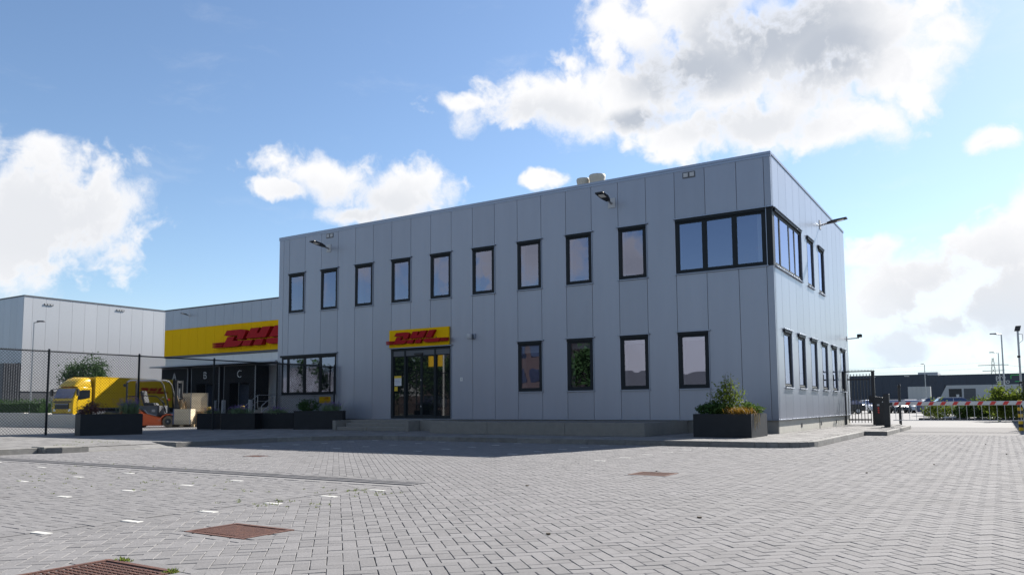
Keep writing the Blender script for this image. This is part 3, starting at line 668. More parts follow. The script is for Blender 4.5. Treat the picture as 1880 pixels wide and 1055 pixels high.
# steps, landing and raised terrace in front
ST = thing('entrance_steps', 'two low concrete steps with landing before the glass doors', 'steps', (-14.3, -1.0, 0.12))
MB().box(-1.9, 1.85, -0.2, 1.02, 0, 0.385).build('landing', 'concrete', ST, bevel=0.006)
for a, b in ((-1.62, 0.02), (0.03, 1.66)): MB().box(a, b, -0.6, -0.205, 0, 0.27).build('step', 'concrete', ST, bevel=0.01)
for a, b in ((-1.72, -0.2), (-0.19, 1.66)): MB().box(a, b, -1.0, -0.605, 0, 0.135).build('step', 'concrete', ST, bevel=0.01)
MB().box(1.67, 1.85, -1.02, -0.205, 0, 0.375).build('cheek_wall', 'concrete', ST, bevel=0.006)
MB().box(-1.92, -1.75, -1.02, -0.205, 0, 0.375).build('cheek_wall', 'concrete', ST, bevel=0.006)
TE = thing('ramp_terrace', 'raised concrete terrace with ramp walls along the shaded facade', 'terrace', (-6.5, -1.7, 0.12))
for a, b in ((-3.8, -1.55), (-1.545, 1.2), (1.205, 3.7)): MB().box(a, b, -1.8, -1.62, 0, 0.38).build('wall_segment', 'concrete', TE, bevel=0.006)
MB().box(3.52, 3.7, -1.615, 0.0, 0, 0.38).build('wall_segment', 'concrete', TE, bevel=0.006)
MB().box(3.52, 3.7, 0.005, 1.72, 0, 0.38).build('wall_segment', 'concrete', TE, bevel=0.006)
MB().box(-3.8, -3.62, -1.615, 0.5, 0, 0.38).build('wall_segment', 'concrete', TE, bevel=0.006)
MB().box(-5.94, -3.805, 0.32, 0.5, 0, 0.375).build('wall_segment', 'concrete', TE, bevel=0.006)
MB().box(-5.93, 3.515, 0.505, 1.71, 0, 0.36).build('deck', 'tile', TE)
MB().box(-3.615, 3.515, -1.615, 0.5, 0, 0.36).build('deck', 'tile', TE)

# ------------------------------------------------------------------ lettering of the logo, traced as polygons
def logo_polys():
    def n(x, y): return ((x - 480) * 0.004123, ((735 - 0.072 * (x - 480)) - y) / 400.0)
    raw = [
        [(572, 335), (880, 312), (930, 316), (968, 336), (978, 370), (962, 425), (915, 540), (795, 547), (782, 537), (818, 455), (512, 460)],
        [(590, 488), (745, 478), (700, 578), (930, 570), (885, 640), (840, 685), (790, 708), (478, 735)],
        [(1090, 290), (1265, 278), (1208, 408), (1262, 404), (1325, 266), (1500, 252), (1395, 500), (985, 528)],
        [(945, 572), (1125, 560), (1070, 690), (895, 698)],
        [(1200, 548), (1360, 538), (1310, 675), (1140, 685)],
        [(1580, 242), (1755, 229), (1645, 485), (1465, 498)],
        [(1440, 530), (1905, 497), (1850, 628), (1480, 655), (1425, 632), (1410, 590)],
    ]
    for k in range(3):
        y0 = 632 + 44 * k
        raw.append([(255, y0), (515 - 20 * k, y0 - 19), (503 - 20 * k, y0 + 9), (255, y0 + 28)])
        r0 = 500 + 44 * k
        raw.append([(1925 - 20 * k, r0), (2120, r0 - 15), (2120, r0 + 13), (1913 - 20 * k, r0 + 28)])
    return [[n(*p) for p in poly] for poly in raw]
LOGO = logo_polys()
def logo(face_fn, x0, z0, hgt, d0, d1, mat, parent, names=('letter', 'stripe'), xs=1.0):
    for k, poly in enumerate(LOGO):
        pts = [(x0 + u * hgt * xs, z0 + v * hgt) for u, v in poly]
        m = MB().prism(pts, 'y', d0, d1)
        if face_fn: m.xf(face_fn)
        m.build(names[0] if k < 7 else names[1], mat, parent)
# entrance sign
SG = thing('entrance_sign', 'yellow sign board with red DHL letters above the entrance', 'sign', (-13.6, -0.03, 3.34))
MB().box(-1.48, 1.5, -0.06, 0.02, 0.0, 0.70).build('board', 'dhl_yellow', SG, bevel=0.006)
logo(None, -1.15, 0.12, 0.46, -0.2, -0.09, 'dhl_red', SG, xs=0.868)
m = MB()
for u in (-0.9, -0.3, 0.4, 0.9): m.box(u, u + 0.03, -0.09, -0.06, 0.3, 0.33)
m.build('bracket', 'black', SG)

# ------------------------------------------------------------------ fittings on the office
def wall_lamp(label, loc, rz):
    t = thing('wall_floodlight', label, 'floodlight', loc, rz)
    MB().box(-0.13, 0.13, -0.02, 0.0, -0.17, 0.17).build('wall_plate', 'lightgrey', t, bevel=0.005)
    MB().tube((0, -0.02, -0.02), (0, -0.3, 0.03), 0.035, 8).build('arm', 'steel', t, smooth=True)
    m = MB().add([(-0.07, -0.26, 0.0), (0.07, -0.26, 0.0), (0.15, -0.55, 0.05), (0.15, -0.98, 0.12), (-0.15, -0.98, 0.12), (-0.15, -0.55, 0.05),
                  (-0.07, -0.26, 0.07), (0.07, -0.26, 0.07), (0.14, -0.55, 0.12), (0.14, -0.98, 0.16), (-0.14, -0.98, 0.16), (-0.14, -0.55, 0.12)],
                 [(0, 1, 2, 3, 4, 5), (11, 10, 9, 8, 7, 6)] + [(i, (i + 1) % 6, 6 + (i + 1) % 6, 6 + i) for i in range(6)])
    m.build('lamp_head', 'black', t)
    MB().add([(-0.1, -0.62, 0.055), (0.1, -0.62, 0.055), (0.1, -0.86, 0.094), (-0.1, -0.86, 0.094)], [(0, 1, 2, 3)]).build('lens', 'lamp_glass', t)
wall_lamp('black floodlight arm high on the office facade near its left end', (-18.6, 0, 7.82), 0)
wall_lamp('black floodlight arm above the upper windows near the corner window', (-5.27, 0, 7.82), 0)
wall_lamp('black floodlight arm on the sunlit side wall of the office', (0.0, 7.55, 7.86), R(90))
def scupper(label, face, u, z, w=0.42):
    t = tag(Face.box(face, MB(), u - w / 2, u + w / 2, -0.012, 0.02, z - 0.1, z + 0.1).build('overflow_spout', 'darkgrey', bevel=0.003), label, 'spout')
    m = MB()
    for a, b in ((-w * 0.42, -0.03), (0.03, w * 0.42)): face.box(m, u + a, u + b, -0.02, -0.013, z - 0.06, z + 0.07)
    m.build('opening', 'lightgrey', t)
scupper('small twin overflow spout under the parapet at the left end', FR, -18.55, 8.36)
scupper('small twin overflow spout under the parapet above the corner window', FR, -2.55, 8.34)
t = thing('wall_lantern', 'small grey box lantern on the facade right of the entrance', 'wall lamp', (-11.05, 0, 3.6))
MB().box(-0.06, 0.14, -0.05, 0.0, -0.09, 0.1).build('back_box', 'trim', t, bevel=0.01)
MB().lathe([(0.085, -0.1), (0.1, -0.08), (0.1, 0.07), (0.085, 0.09)], (-0.04, -0.15, 0), 16).build('shade', 'lightgrey', t, smooth=True)
t = tag(MB().box(-11.62, -11.5, -0.012, -0.002, 1.94, 2.08).build('house_number_plate', 'white', bevel=0.002), 'small white number plate on the facade right of the entrance', 'number plate')
link('numeral', text_mesh('1', 0.1, 0.001, 'black', face_text(-11.56, -0.0135, 2.01)), t)
t = tag(MB().box(-19.05, -18.38, -0.012, -0.002, 1.18, 1.45).build('wall_sign', 'dhl_yellow', bevel=0.002), 'small yellow company sign low on the wall under the wide window', 'sign')
link('lettering', text_mesh('DHL', 0.12, 0.001, 'dhl_red', face_text(-18.62, -0.0135, 1.375), 0.003, 0.3), t)
m = MB()
for k in range(9): m.box(-18.98 + k * 0.055, -18.945 + k * 0.055, -0.0135, -0.012, 1.225, 1.262)
m.build('text_line', 'black', t, kind='stuff')
t = thing('security_camera', 'small dome camera on a white arm at the far side corner', 'camera', (0.0, 12.7, 3.82))
MB().box(0.0, 0.03, -0.08, 0.08, -0.1, 0.1).build('wall_plate', 'white', t); MB().tube((0.03, 0, 0), (0.5, 0, 0.02), 0.03, 8).build('arm', 'white', t)
MB().box(0.42, 0.62, -0.08, 0.08, 0.04, 0.18).build('housing', 'black', t, bevel=0.02)
for k, (xx, yy, rr, lab) in enumerate(((-8.35, 4.0, 0.27, 'left and smaller of the two cream roof vents'), (-7.72, 4.0, 0.33, 'right and wider of the two cream roof vents'))):
    t = thing('roof_vent', lab, 'vent', (xx, yy, 8.5), group='roof vents')
    MB().lathe([(rr * 0.86, 0.0), (rr * 0.88, 1.45 + 0.05 * k)], n=24).build('pipe', 'vent', t, smooth=True)
    MB().lathe([(rr * 0.885, 1.32), (rr * 0.92, 1.44 + 0.05 * k), (rr * 1.0, 1.54 + 0.05 * k), (rr * 1.02, 1.63 + 0.05 * k), (rr * 0.97, 1.66 + 0.05 * k)], n=24).build('cap', 'vent', t, smooth=True)

# ================================================================== WAREHOUSE WITH YELLOW BAND AND DOCKS
WH = thing('dock_warehouse', 'grey warehouse with a yellow band and red DHL lettering over docks', 'building', (-50.54, 25.75, 0))
WF = Face(False, 0.0, 0.0)
cols = [-18.5 + 1.38 * i for i in range(24)]
panels(WF, cols, [], 9.27, 11.3, WH, 'panel', name='wall_panel', gap=0.008)
panels(WF, cols, [], 6.5, 9.267, WH, 'dhl_yellow', name='yellow_panel', gap=0.008)
MB().box(-18.5, 13.2, 0.09, 40, 6.4, 11.2).build('wall_core', 'joint', WH)
MB().box(-18.55, 13.2, -0.04, 40, 11.305, 11.42).build('parapet_cap', 'darkgrey', WH)
MB().box(-18.5, 13.2, 0.02, 0.6, 6.3, 6.495).build('soffit', 'darkgrey', WH)
panels(Face(False, 0, 0.18), cols, [], 0.0, 6.28, WH, 'hall_panel', name='lower_panel', gap=0.008)
MB().box(-18.5, 13.2, 0.28, 39, 0.0, 6.28).build('lower_core', 'joint', WH)
logo(None, -8.25, 6.97, 1.65, -0.56, -0.08, 'dhl_red', WH)
# dock shelters
DY = 24.2
dk = [(-66.95, -62.77, 'A', 'first dock shelter, lettered A, behind the parked truck'), (-62.07, -57.89, 'B', 'middle dock shelter, lettered B'), (-57.08, -52.7, 'C', 'last dock shelter, lettered C, beside the handrails')]
for a, b, ch, lab in dk:
    t = thing('dock_shelter', lab, 'loading dock', ((a + b) / 2, DY, 0.09), group=None)
    h = (b - a) / 2; zt = 5.0
    MB().box(-h, h, 0.0, 0.04, 3.3, zt - 0.1).build('head_curtain', 'dock_black', t, bevel=0.01)
    for s in (-1, 1):
        m = MB().box(s * h, s * (h - 0.8), 0.0, 0.04, 0.0, 3.295); m.build('side_curtain', 'dock_black', t)
        MB().box(s * h, s * (h - 0.04), 0.045, 1.6, 0.0, zt - 0.12).build('side_cheek', 'dock_black', t)
        MB().box(s * (h + 0.004), s * (h + 0.035), -0.02, 0.08, 0.0, zt - 0.1).build('edge_trim', 'lightgrey', t)
        MB().box(s * (h - 0.35), s * (h - 0.2), -0.4, -0.02, 0.0, 1.7).build('wheel_guide', 'lightgrey', t, bevel=0.02)
    MB().box(-h - 0.06, h + 0.06, -0.02, 1.6, zt - 0.09, zt).build('roof', 'darkgrey', t)
    MB().box(-h + 0.8, h - 0.8, 1.1, 1.15, 0.3, 3.3).build('dock_door', 'navy', t)
    for kk in range(5): MB().box(-h + 0.83, h - 0.83, 1.08, 1.099, 0.32 + kk * 0.6, 0.88 + kk * 0.6).build('door_panel', 'navy', t)
    for s in (-1.1, 0.8): MB().box(s, s + 0.3, -0.14, 0.0, 0.3, 0.75).build('dock_bumper', 'rubber', t, bevel=0.02)
    link('letter', text_mesh(ch, 1.0, 0.006, 'lightgrey', face_text(0, -0.01, 4.1)), t)
# canopy strip above the docks
t = tag(MB().box(-67.3, -48.6, 23.0, 25.72, 5.12, 5.24).build('dock_canopy', 'trim', bevel=0.01), 'thin grey canopy strip running above the dock shelters', 'canopy')
# personnel stairs with rails, bollards and a door by dock C
t = thing('dock_stairs', 'steel stairs with grey handrails beside dock C', 'stairs', (-50.3, 22.7, 0.09))
MB().box(-1.1, 1.1, 0.8, 3.0, 0, 1.0).build('landing', 'concrete', t)
for k in range(4): MB().box(-1.1, 1.1, 0.8 - 0.3 * (k + 1), 0.8 - 0.3 * k - 0.005, 0, 1.0 - 0.22 * (k + 1)).build('step', 'concrete', t)
for s in (-1.1, 1.1): MB().path([(s, -0.6, 0), (s, -0.6, 1.1), (s, 0.8, 2.1), (s, 2.9, 2.1)], 0.035).path([(s, -0.6, 0.55), (s, 0.8, 1.55), (s, 2.9, 1.55)], 0.028).path([(s, 0.8, 1.0), (s, 0.8, 2.1)], 0.035).build('handrail', 'steel', t)
t = thing('personnel_door', 'plain grey side door above the dock stairs', 'door', (-49.6, 25.92, 1.09))
MB().box(-0.55, 0.55, -0.05, 0.0, 0, 2.3).build('leaf', 'lightgrey', t, bevel=0.01); MB().box(0.38, 0.45, -0.1, -0.05, 1.0, 1.05).build('handle', 'black', t)
def post_guard(label, loc, h=1.0, r=0.11, bands=4):
    t = thing('safety_bollard', label, 'bollard', loc, group=None); n = bands * 2 - 1
    for k in range(n):
        MB().lathe([(r, h * k / n), (r, h * (k + 1) / n - 0.001)], n=16).build('yellow_band' if k % 2 == 0 else 'black_band', 'yellow' if k % 2 == 0 else 'black', t, smooth=True)
    MB().lathe([(r * 0.98, h), (r * 0.7, h + 0.03)], n=16).build('cap', 'yellow', t, smooth=True)
wall_lamp('black floodlight arm on the warehouse above its yellow band', (-64.9, 25.75, 10.6), 0)

# ================================================================== PALE HALL AT THE LEFT
HL = thing('pale_hall', 'tall pale grey hall with a sunlit side wall at the far left', 'building', (-87.9, 20.6, 0))
HS = Face(True, 0.0, 0.0); HF = Face(False, 0.0, 0.0)
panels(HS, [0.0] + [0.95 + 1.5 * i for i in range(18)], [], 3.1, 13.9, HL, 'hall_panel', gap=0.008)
panels(HF, [-24.0 + 1.5 * i for i in range(16)] + [-0.095], [], 6.3, 13.9, HL, 'panel', gap=0.008)  # front's shade put into the colour: darker panels than on the sunlit side
MB().box(-24, -0.1, 0.1, 26.4, 3.1, 13.8).build('wall_core', 'joint', HL)
MB().box(-24, -0.06, 0.05, 26.4, 0.0, 3.095).build('plinth', 'darkgrey', HL)
MB().box(-24, 0.04, -0.04, 26.4, 13.905, 14.05).build('parapet_cap', 'darkgrey', HL)
pt = MB().box(-2.2, -0.1, -1.8, 0.0, 0.0, 6.2).build('portal_side', 'darkgrey', HL)
for k in range(7): MB().box(-0.098, -0.02, -1.75 + k * 0.25, -1.63 + k * 0.25, 0.0, 6.2).build('rib', 'darkgrey', pt)
MB().box(-14, -2.21, -1.8, 0.0, 5.2, 6.2).build('portal_head', 'darkgrey', HL)
dd = MB().box(-12.6, -2.22, -0.2, -0.05, 0.0, 5.19).build('roller_door', 'black', HL)
for k in range(7): MB().box(-12.5, -2.25, -0.24, -0.201, 0.1 + k * 0.72, 0.74 + k * 0.72).build('door_slat', 'dock_black', dd)
MB().box(-6.3, -5.6, -0.27, -0.242, 3.6, 4.3).build('door_sign', 'white', dd)
for (yy, zz, lab) in ((2.2, 13.1, 'tiny overflow spout near the front corner of the pale hall'), (10.9, 13.3, 'tiny overflow spout midway along the pale hall')):
    t = tag(MB().box(-87.9, -87.84, 20.6 + yy, 20.6 + yy + 1.0, zz, zz + 0.2).build('overflow_spout', 'black'), lab, 'spout')
    for k in range(3): MB().box(-87.839, -87.82, 20.65 + yy + 0.32 * k, 20.87 + yy + 0.32 * k, zz + 0.04, zz + 0.17).build('opening', 'lightgrey', t)
# ------------------------------------------------------------------ left yard: low wall, hedge, lamp post, tree
for k, (a, b, h) in enumerate(((-47.2, -43.9, 0.83), (-43.87, -41.35, 0.83), (-41.32, -38.28, 0.83), (-38.25, -35.9, 0.81), (-35.87, -33.4, 0.74), (-33.37, -31.1, 0.74))):
    lab = ['pale concrete barrier block at the far left by the frame edge', 'second pale concrete barrier block from the left', 'pale concrete barrier block in front of the clipped hedge', 'pale concrete barrier block before the truck cab', 'lower pale barrier block behind the left planter', 'lower pale barrier block hidden partly by the forklift'][k]
    tag(MB().box(a, b, -2.62, -2.38, 0.0, h).build('concrete_barrier', 'barrier', bevel=0.02), lab, 'barrier', 'concrete barrier blocks of the loading bay')
hg = thing('clipped_hedge', 'dark green clipped hedge in front of the pale hall', 'hedge', (-49, 2.2, 0.1))
p = rng.uniform((-12, -0.55, 0.0), (3.6, 0.55, 1.55), (9000, 3)); p += rng.normal(0, 0.06, p.shape); p = p[(np.abs(p[:, 1]) > 0.3) | (p[:, 2] > 1.2) | (p[:, 0] > 3.2)]
leaf_obj('foliage', p, 0.065, 'leaf_dark', hg); MB().box(-12, 3.3, -0.35, 0.35, 0, 1.3).build('core', 'leaf_dark', hg)
def lamp_post(label, loc, h, arm, r=0.07, group=None):
    t = thing('lamp_post', label, 'lamp post', loc, group=group)
    MB().tube((0, 0, 0), (0, 0, h), r, 10, r * 0.6).build('pole', 'steel', t, smooth=True)
    ax, ay = arm
    MB().tube((0, 0, h - 0.02), (ax, ay, h + 0.06), r * 0.5, 8).build('arm', 'steel', t)
    m = MB().box(-0.11, 0.11, -0.22, 0.22, -0.04, 0.04); an = math.atan2(ay, ax) - math.pi / 2
    m.xf(lambda x, y, z: (ax + x * math.cos(an) - y * math.sin(an), ay + x * math.sin(an) + y * math.cos(an), h + 0.07 + z)); m.build('lamp_head', 'darkgrey', t, bevel=0.015)
lamp_post('slim lamp post before the sunlit wall of the pale hall', (-46.95, 1.9, 0.1), 6.5, (0.35, 0.25), 0.06)
tree('small_tree', 'round green tree rising behind the yellow truck', (-80.2, 23.9, 0.1), 6.0, (0, 0, 4.7), (2.3, 2.3, 2.0), 7000, 0.13, 'leaf_dark', trunk_r=0.14)

# ================================================================== YELLOW TRUCK
TK = thing('box_truck', 'yellow box truck with roof deflector parked at the docks', 'truck', (-60.06 - 1.25 * 0.9736, 13.45 - 1.25 * 0.2284, 0.09), R(13.2))
LB = 9.0
MB().box(-1.25, 1.25, 0.0, LB, 1.0, 3.68).build('cargo_box', 'truck_yellow', TK, bevel=0.03)
for k in range(9): MB().box(1.252, 1.262, 0.5 + k * 0.98, 0.53 + k * 0.98, 1.05, 3.6).build('box_seam', 'truck_yellow', TK)
MB().box(-1.3, 1.3, 0.0, 9.0, 0.99, 1.06).build('floor_rail', 'darkgrey', TK)
MB().box(1.2, 1.26, 1.2, 5.0, 0.45, 0.75).build('side_guard', 'darkgrey', TK)
MB().box(-0.26, 0.26, -2.175, -2.16, 0.62, 0.74).build('number_plate', 'yellow', TK)
MB().box(-1.16, 1.16, -2.16, -2.06, 0.42, 0.6).build('bumper', 'darkgrey', TK, bevel=0.02)
MB().prism([(-2.07, 1.62), (-2.09, 1.5), (-2.12, 1.5), (-2.1, 1.62)], 'x', -1.0, 1.0).build('cowl_panel', 'black', TK)
for q in (-0.55, 0.25): MB().path([(q, -2.09, 1.82), (q + 0.5, -1.95, 2.1)], 0.012).build('wiper', 'black', TK)
for a in (-1.27, 1.235): MB().box(a, a + 0.035, 0.02, LB, 3.64, 3.7).build('roof_rail', 'truck_yellow', TK)
logo(lambda x, y, z: (-y, x, z), 4.9, 2.35, 0.52, -1.275, -1.264, 'dhl_red', TK)
MB().box(-0.5, 0.5, 0, LB, 0.75, 0.98).build('chassis', 'black', TK)
prof = [(-0.2, 0.75), (-0.2, 2.78), (-1.45, 2.80), (-1.62, 2.74), (-2.05, 1.78), (-2.1, 1.1), (-2.08, 0.45), (-0.2, 0.45)]
cab = MB().prism(prof, 'x', -1.15, 1.15).build('cab', 'truck_yellow', TK, bevel=0.05, smooth=True)
MB().prism([(-1.66, 2.66), (-2.035, 1.84), (-2.06, 1.84), (-1.69, 2.67)], 'x', -1.03, 1.03).build('windscreen', 'glass_car', TK)
MB().prism([(-1.18, 2.55), (-0.42, 2.55), (-0.42, 1.9), (-1.05, 1.78), (-1.62, 1.72), (-1.5, 2.45)], 'x', 1.152, 1.172).build('side_window', 'glass_dark', TK)
MB().prism([(-1.18, 2.55), (-0.42, 2.55), (-0.42, 1.9), (-1.05, 1.78), (-1.62, 1.72), (-1.5, 2.45)], 'x', -1.172, -1.152).build('side_window', 'glass_dark', TK)
MB().box(1.152, 1.165, -1.66, -1.64, 0.8, 1.7).build('door_seam', 'black', TK); MB().box(1.152, 1.18, -0.6, -0.4, 1.62, 1.68).build('door_handle', 'black', TK)
MB().prism([(-2.11, 1.45), (-2.14, 1.2), (-2.14, 0.95), (-2.1, 0.95), (-2.07, 1.45)], 'x', -0.75, 0.75).build('grille', 'black', TK)
MB().box(-0.72, 0.72, -2.16, -2.142, 1.33, 1.37).build('grille_bar', 'steel', TK)
for s in (-0.95, 0.72): MB().box(s, s + 0.25, -2.13, -2.09, 0.75, 0.95).build('headlight', 'lamp_glass', TK, bevel=0.01)
# roof deflector: lofted shell
sec = [(-1.75, 2.83, 0.95, 0.03), (-1.4, 2.83, 1.0, 0.42), (-0.95, 2.83, 1.05, 0.72), (-0.55, 2.83, 1.08, 0.82), (-0.22, 2.83, 1.10, 0.78)]
vs = []; fs = []
for (yy, z0, hw, hh) in sec:
    for k in range(11):
        t_ = math.pi * k / 10; cx = math.copysign(abs(math.cos(t_)) ** 0.45, math.cos(t_)); sz = abs(math.sin(t_)) ** 0.55
        vs.append((hw * cx, yy, z0 + hh * sz))
for i in range(len(sec) - 1):
    for k in range(10): fs.append((i * 11 + k, i * 11 + k + 1, (i + 1) * 11 + k + 1, (i + 1) * 11 + k))
fs.append(tuple(range(10, -1, -1))); fs.append(tuple(range(44, 55)))
MB().add(vs, fs).build('roof_deflector', 'truck_yellow', TK, smooth=True)
for s in (-0.7, -0.2, 0.35): MB().box(s, s + 0.25, -1.5, -1.3, 2.8, 2.86).build('roof_light', 'orange', TK)
for s in (-1, 1):
    MB().path([(s * 1.1, -1.6, 2.65), (s * 1.42, -1.85, 2.6)], 0.03).box(min(s * 1.35, s * 1.55), max(s * 1.35, s * 1.55), -1.95, -1.82, 2.05, 2.6).build('mirror', 'black', TK)
    for yy in (-1.25, 5.9, 7.0):
        w = MB().lathe([(0.42, -0.13), (0.46, -0.08), (0.46, 0.08), (0.42, 0.13)], (s * 1.05, yy, 0.46), 22, 'x').build('wheel', 'rubber', TK, smooth=True)
        MB().lathe([(0.26, -0.14), (0.24, 0.14)], (s * 1.05, yy, 0.46), 16, 'x').build('rim', 'steel', w, smooth=True)

# ================================================================== FORKLIFT AND PALLETS
FK = thing('forklift', 'orange and dark grey forklift facing the wooden pallets', 'forklift', (-28.9, -0.22, 0.09), R(32.2))
Wd = 0.52
MB().prism([(-2.35, 0.25), (-2.4, 0.95), (-2.2, 1.02), (-1.5, 0.95), (-1.38, 0.86), (-1.16, 0.69), (-0.33, 0.45), (-0.33, 0.09), (-2.2, 0.09)], 'y', -Wd, Wd).build('body', 'orange', FK, bevel=0.02)
MB().prism([(-1.42, 0.9), (-1.42, 1.05), (-0.52, 1.05), (-0.52, 0.55), (-1.1, 0.72), (-1.32, 0.88)], 'y', -Wd - 0.015, Wd + 0.015).build('battery_cover', 'darkgrey', FK, bevel=0.012)
MB().prism([(-1.12, 0.86), (-1.0, 0.70), (-0.56, 0.57), (-0.56, 0.55), (-1.02, 0.675), (-1.15, 0.855)], 'y', -Wd - 0.022, -Wd - 0.016).build('decal_stripe', 'lightgrey', FK)
link('decal', text_mesh('50', 0.17, 0.002, 'white', Matrix.Translation((-0.72, -Wd - 0.02, 0.8)) @ Matrix.Rotation(R(90), 4, 'X'), 0.003), FK)
link('decal', text_mesh('24', 0.09, 0.002, 'white', Matrix.Translation((-0.42, -Wd - 0.005, 0.35)) @ Matrix.Rotation(R(90), 4, 'X')), FK)
MB().prism([(-0.38, 0.42), (-0.30, 0.55), (-0.12, 0.64), (0.1, 0.64), (0.2, 0.58), (0.08, 0.60), (-0.12, 0.60), (-0.26, 0.5), (-0.33, 0.4)], 'y', -Wd - 0.02, -Wd + 0.25).build('fender', 'orange', FK)
MB().prism([(-0.52, 0.3), (-0.5, 0.6), (-0.1, 0.72), (0.12, 0.62), (0.12, 0.3)], 'y', -Wd + 0.27, Wd - 0.27).build('cowl', 'black', FK)
for s in (-1, 1):
    y = s * (Wd - 0.05)
    MB().path([(0.06, y, 0.62), (-0.12, y, 1.35), (-0.3, y, 2.05), (-0.45, y, 2.24)], 0.035, 8).build('front_pillar', 'black', FK)
    MB().path([(-2.05, y, 0.95), (-2.08, y, 2.2)], 0.045, 8).build('rear_pillar', 'black', FK)
    MB().path([(-2.08, y, 2.2), (-1.9, y, 2.29), (-0.7, y, 2.31), (-0.45, y, 2.24)], 0.04, 8).build('roof_rail', 'lightgrey', FK)
    fw = MB().lathe([(0.24, -0.1), (0.28, -0.07), (0.28, 0.07), (0.24, 0.1)], (0.0, s * (Wd - 0.08), 0.28), 24, 'y').build('wheel', 'tyre_tan', FK, smooth=True)
    MB().lathe([(0.15, -0.11), (0.15, 0.11)], (0.0, s * (Wd - 0.08), 0.28), 18, 'y').build('rim', 'black', fw)
    MB().lathe([(0.04, -0.13), (0.04, 0.13)], (0.0, s * (Wd - 0.08), 0.28), 10, 'y').build('hub', 'steel', fw)
    rw = MB().lathe([(0.19, -0.08), (0.22, -0.05), (0.22, 0.05), (0.19, 0.08)], (-1.62, s * (Wd - 0.1), 0.22), 20, 'y').build('wheel', 'rubber', FK, smooth=True)
    MB().box(0.2, 0.32, min(s * 0.34, s * 0.24), max(s * 0.34, s * 0.24), 0.08, 2.28).build('mast_rail', 'black', FK)
    MB().box(0.34, 0.4, min(s * 0.3, s * 0.18), max(s * 0.3, s * 0.18), 0.05, 0.95).box(0.4, 1.3, min(s * 0.3, s * 0.18), max(s * 0.3, s * 0.18), 0.05, 0.09).build('fork', 'black', FK)
for k in range(7): MB().box(-1.95 + k * 0.22, -1.9 + k * 0.22, -Wd + 0.08, Wd - 0.08, 2.27, 2.31).build('roof_bar', 'black', FK)
MB().box(0.22, 0.3, -0.34, 0.34, 2.16, 2.26).box(0.22, 0.3, -0.34, 0.34, 1.1, 1.18).build('mast_crossbar', 'black', FK)
MB().box(0.33, 0.37, -0.45, 0.45, 0.35, 0.43).box(0.33, 0.37, -0.45, 0.45, 0.82, 0.9).path([(0.35, -0.42, 0.9), (0.35, -0.42, 1.4), (0.35, 0.42, 1.4), (0.35, 0.42, 0.9)], 0.02).build('carriage', 'black', FK)
MB().tube((0.26, 0, 0.1), (0.26, 0, 1.9), 0.05, 10).build('lift_cylinder', 'steel', FK)
MB().prism([(-1.35, 1.06), (-1.4, 1.16), (-1.25, 1.2), (-0.85, 1.18), (-0.8, 1.06)], 'y', -0.26, 0.26).build('seat', 'black', FK, bevel=0.02)
MB().prism([(-1.4, 1.18), (-1.56, 1.75), (-1.44, 1.78), (-1.28, 1.2)], 'y', -0.25, 0.25).build('backrest', 'black', FK, bevel=0.02)
MB().path([(-0.35, 0, 0.7), (-0.55, 0, 1.32)], 0.035).build('steering_column', 'black', FK)
MB().path([(-0.56 + 0.06 * math.sin(a), 0.17 * math.cos(a), 1.33 + 0.15 * math.sin(a)) for a in [k * math.pi / 6 for k in range(13)]], 0.015).build('steering_wheel', 'black', FK)
MB().path([(-2.05, -0.47, 1.5), (-1.3, -0.47, 1.55), (-0.6, -0.47, 1.5), (-0.2, -0.47, 1.12)], 0.025).build('side_bar', 'black', FK)
MB().box(-2.3, -2.14, -0.4, -0.25, 1.98, 2.12).build('work_light', 'black', FK, bevel=0.02)
for k in range(2): MB().box(-0.05, 0.05, -0.5 + k * 0.9, -0.4 + k * 0.9, 1.3, 1.4).build('indicator', 'red', FK)
# pallets and crates
PALW = (RIGHT[0], RIGHT[1])
def place(u, v):  # u along the forklift heading, v away from camera, from the forklift origin
    a = R(32.2); return (-29.1 + u * math.cos(a) - v * math.sin(a), -0.35 + u * math.sin(a) + v * math.cos(a))
def pallet(label, u, v, z, rz, group):
    X, Y = place(u, v); t = thing('wooden_pallet', label, 'pallet', (X, Y, z), R(32.2) + rz, group=group)
    for y in (-0.35, 0, 0.35): MB().box(-0.6, 0.6, y - 0.05, y + 0.05, 0, 0.022).build('base_board', 'wood', t)
    for y in (-0.35, 0, 0.35):
        for x in (-0.52, 0, 0.52): MB().box(x - 0.075, x + 0.075, y - 0.05, y + 0.05, 0.023, 0.1).build('block', 'wood', t)
    for x in (-0.52, 0, 0.52): MB().box(x - 0.07, x + 0.07, -0.4, 0.4, 0.101, 0.122).build('stringer', 'wood', t)
    for k in range(5): MB().box(-0.6, 0.6, -0.4 + k * 0.175, -0.4 + k * 0.175 + 0.1, 0.123, 0.144).build('deck_board', 'wood', t)
    return t
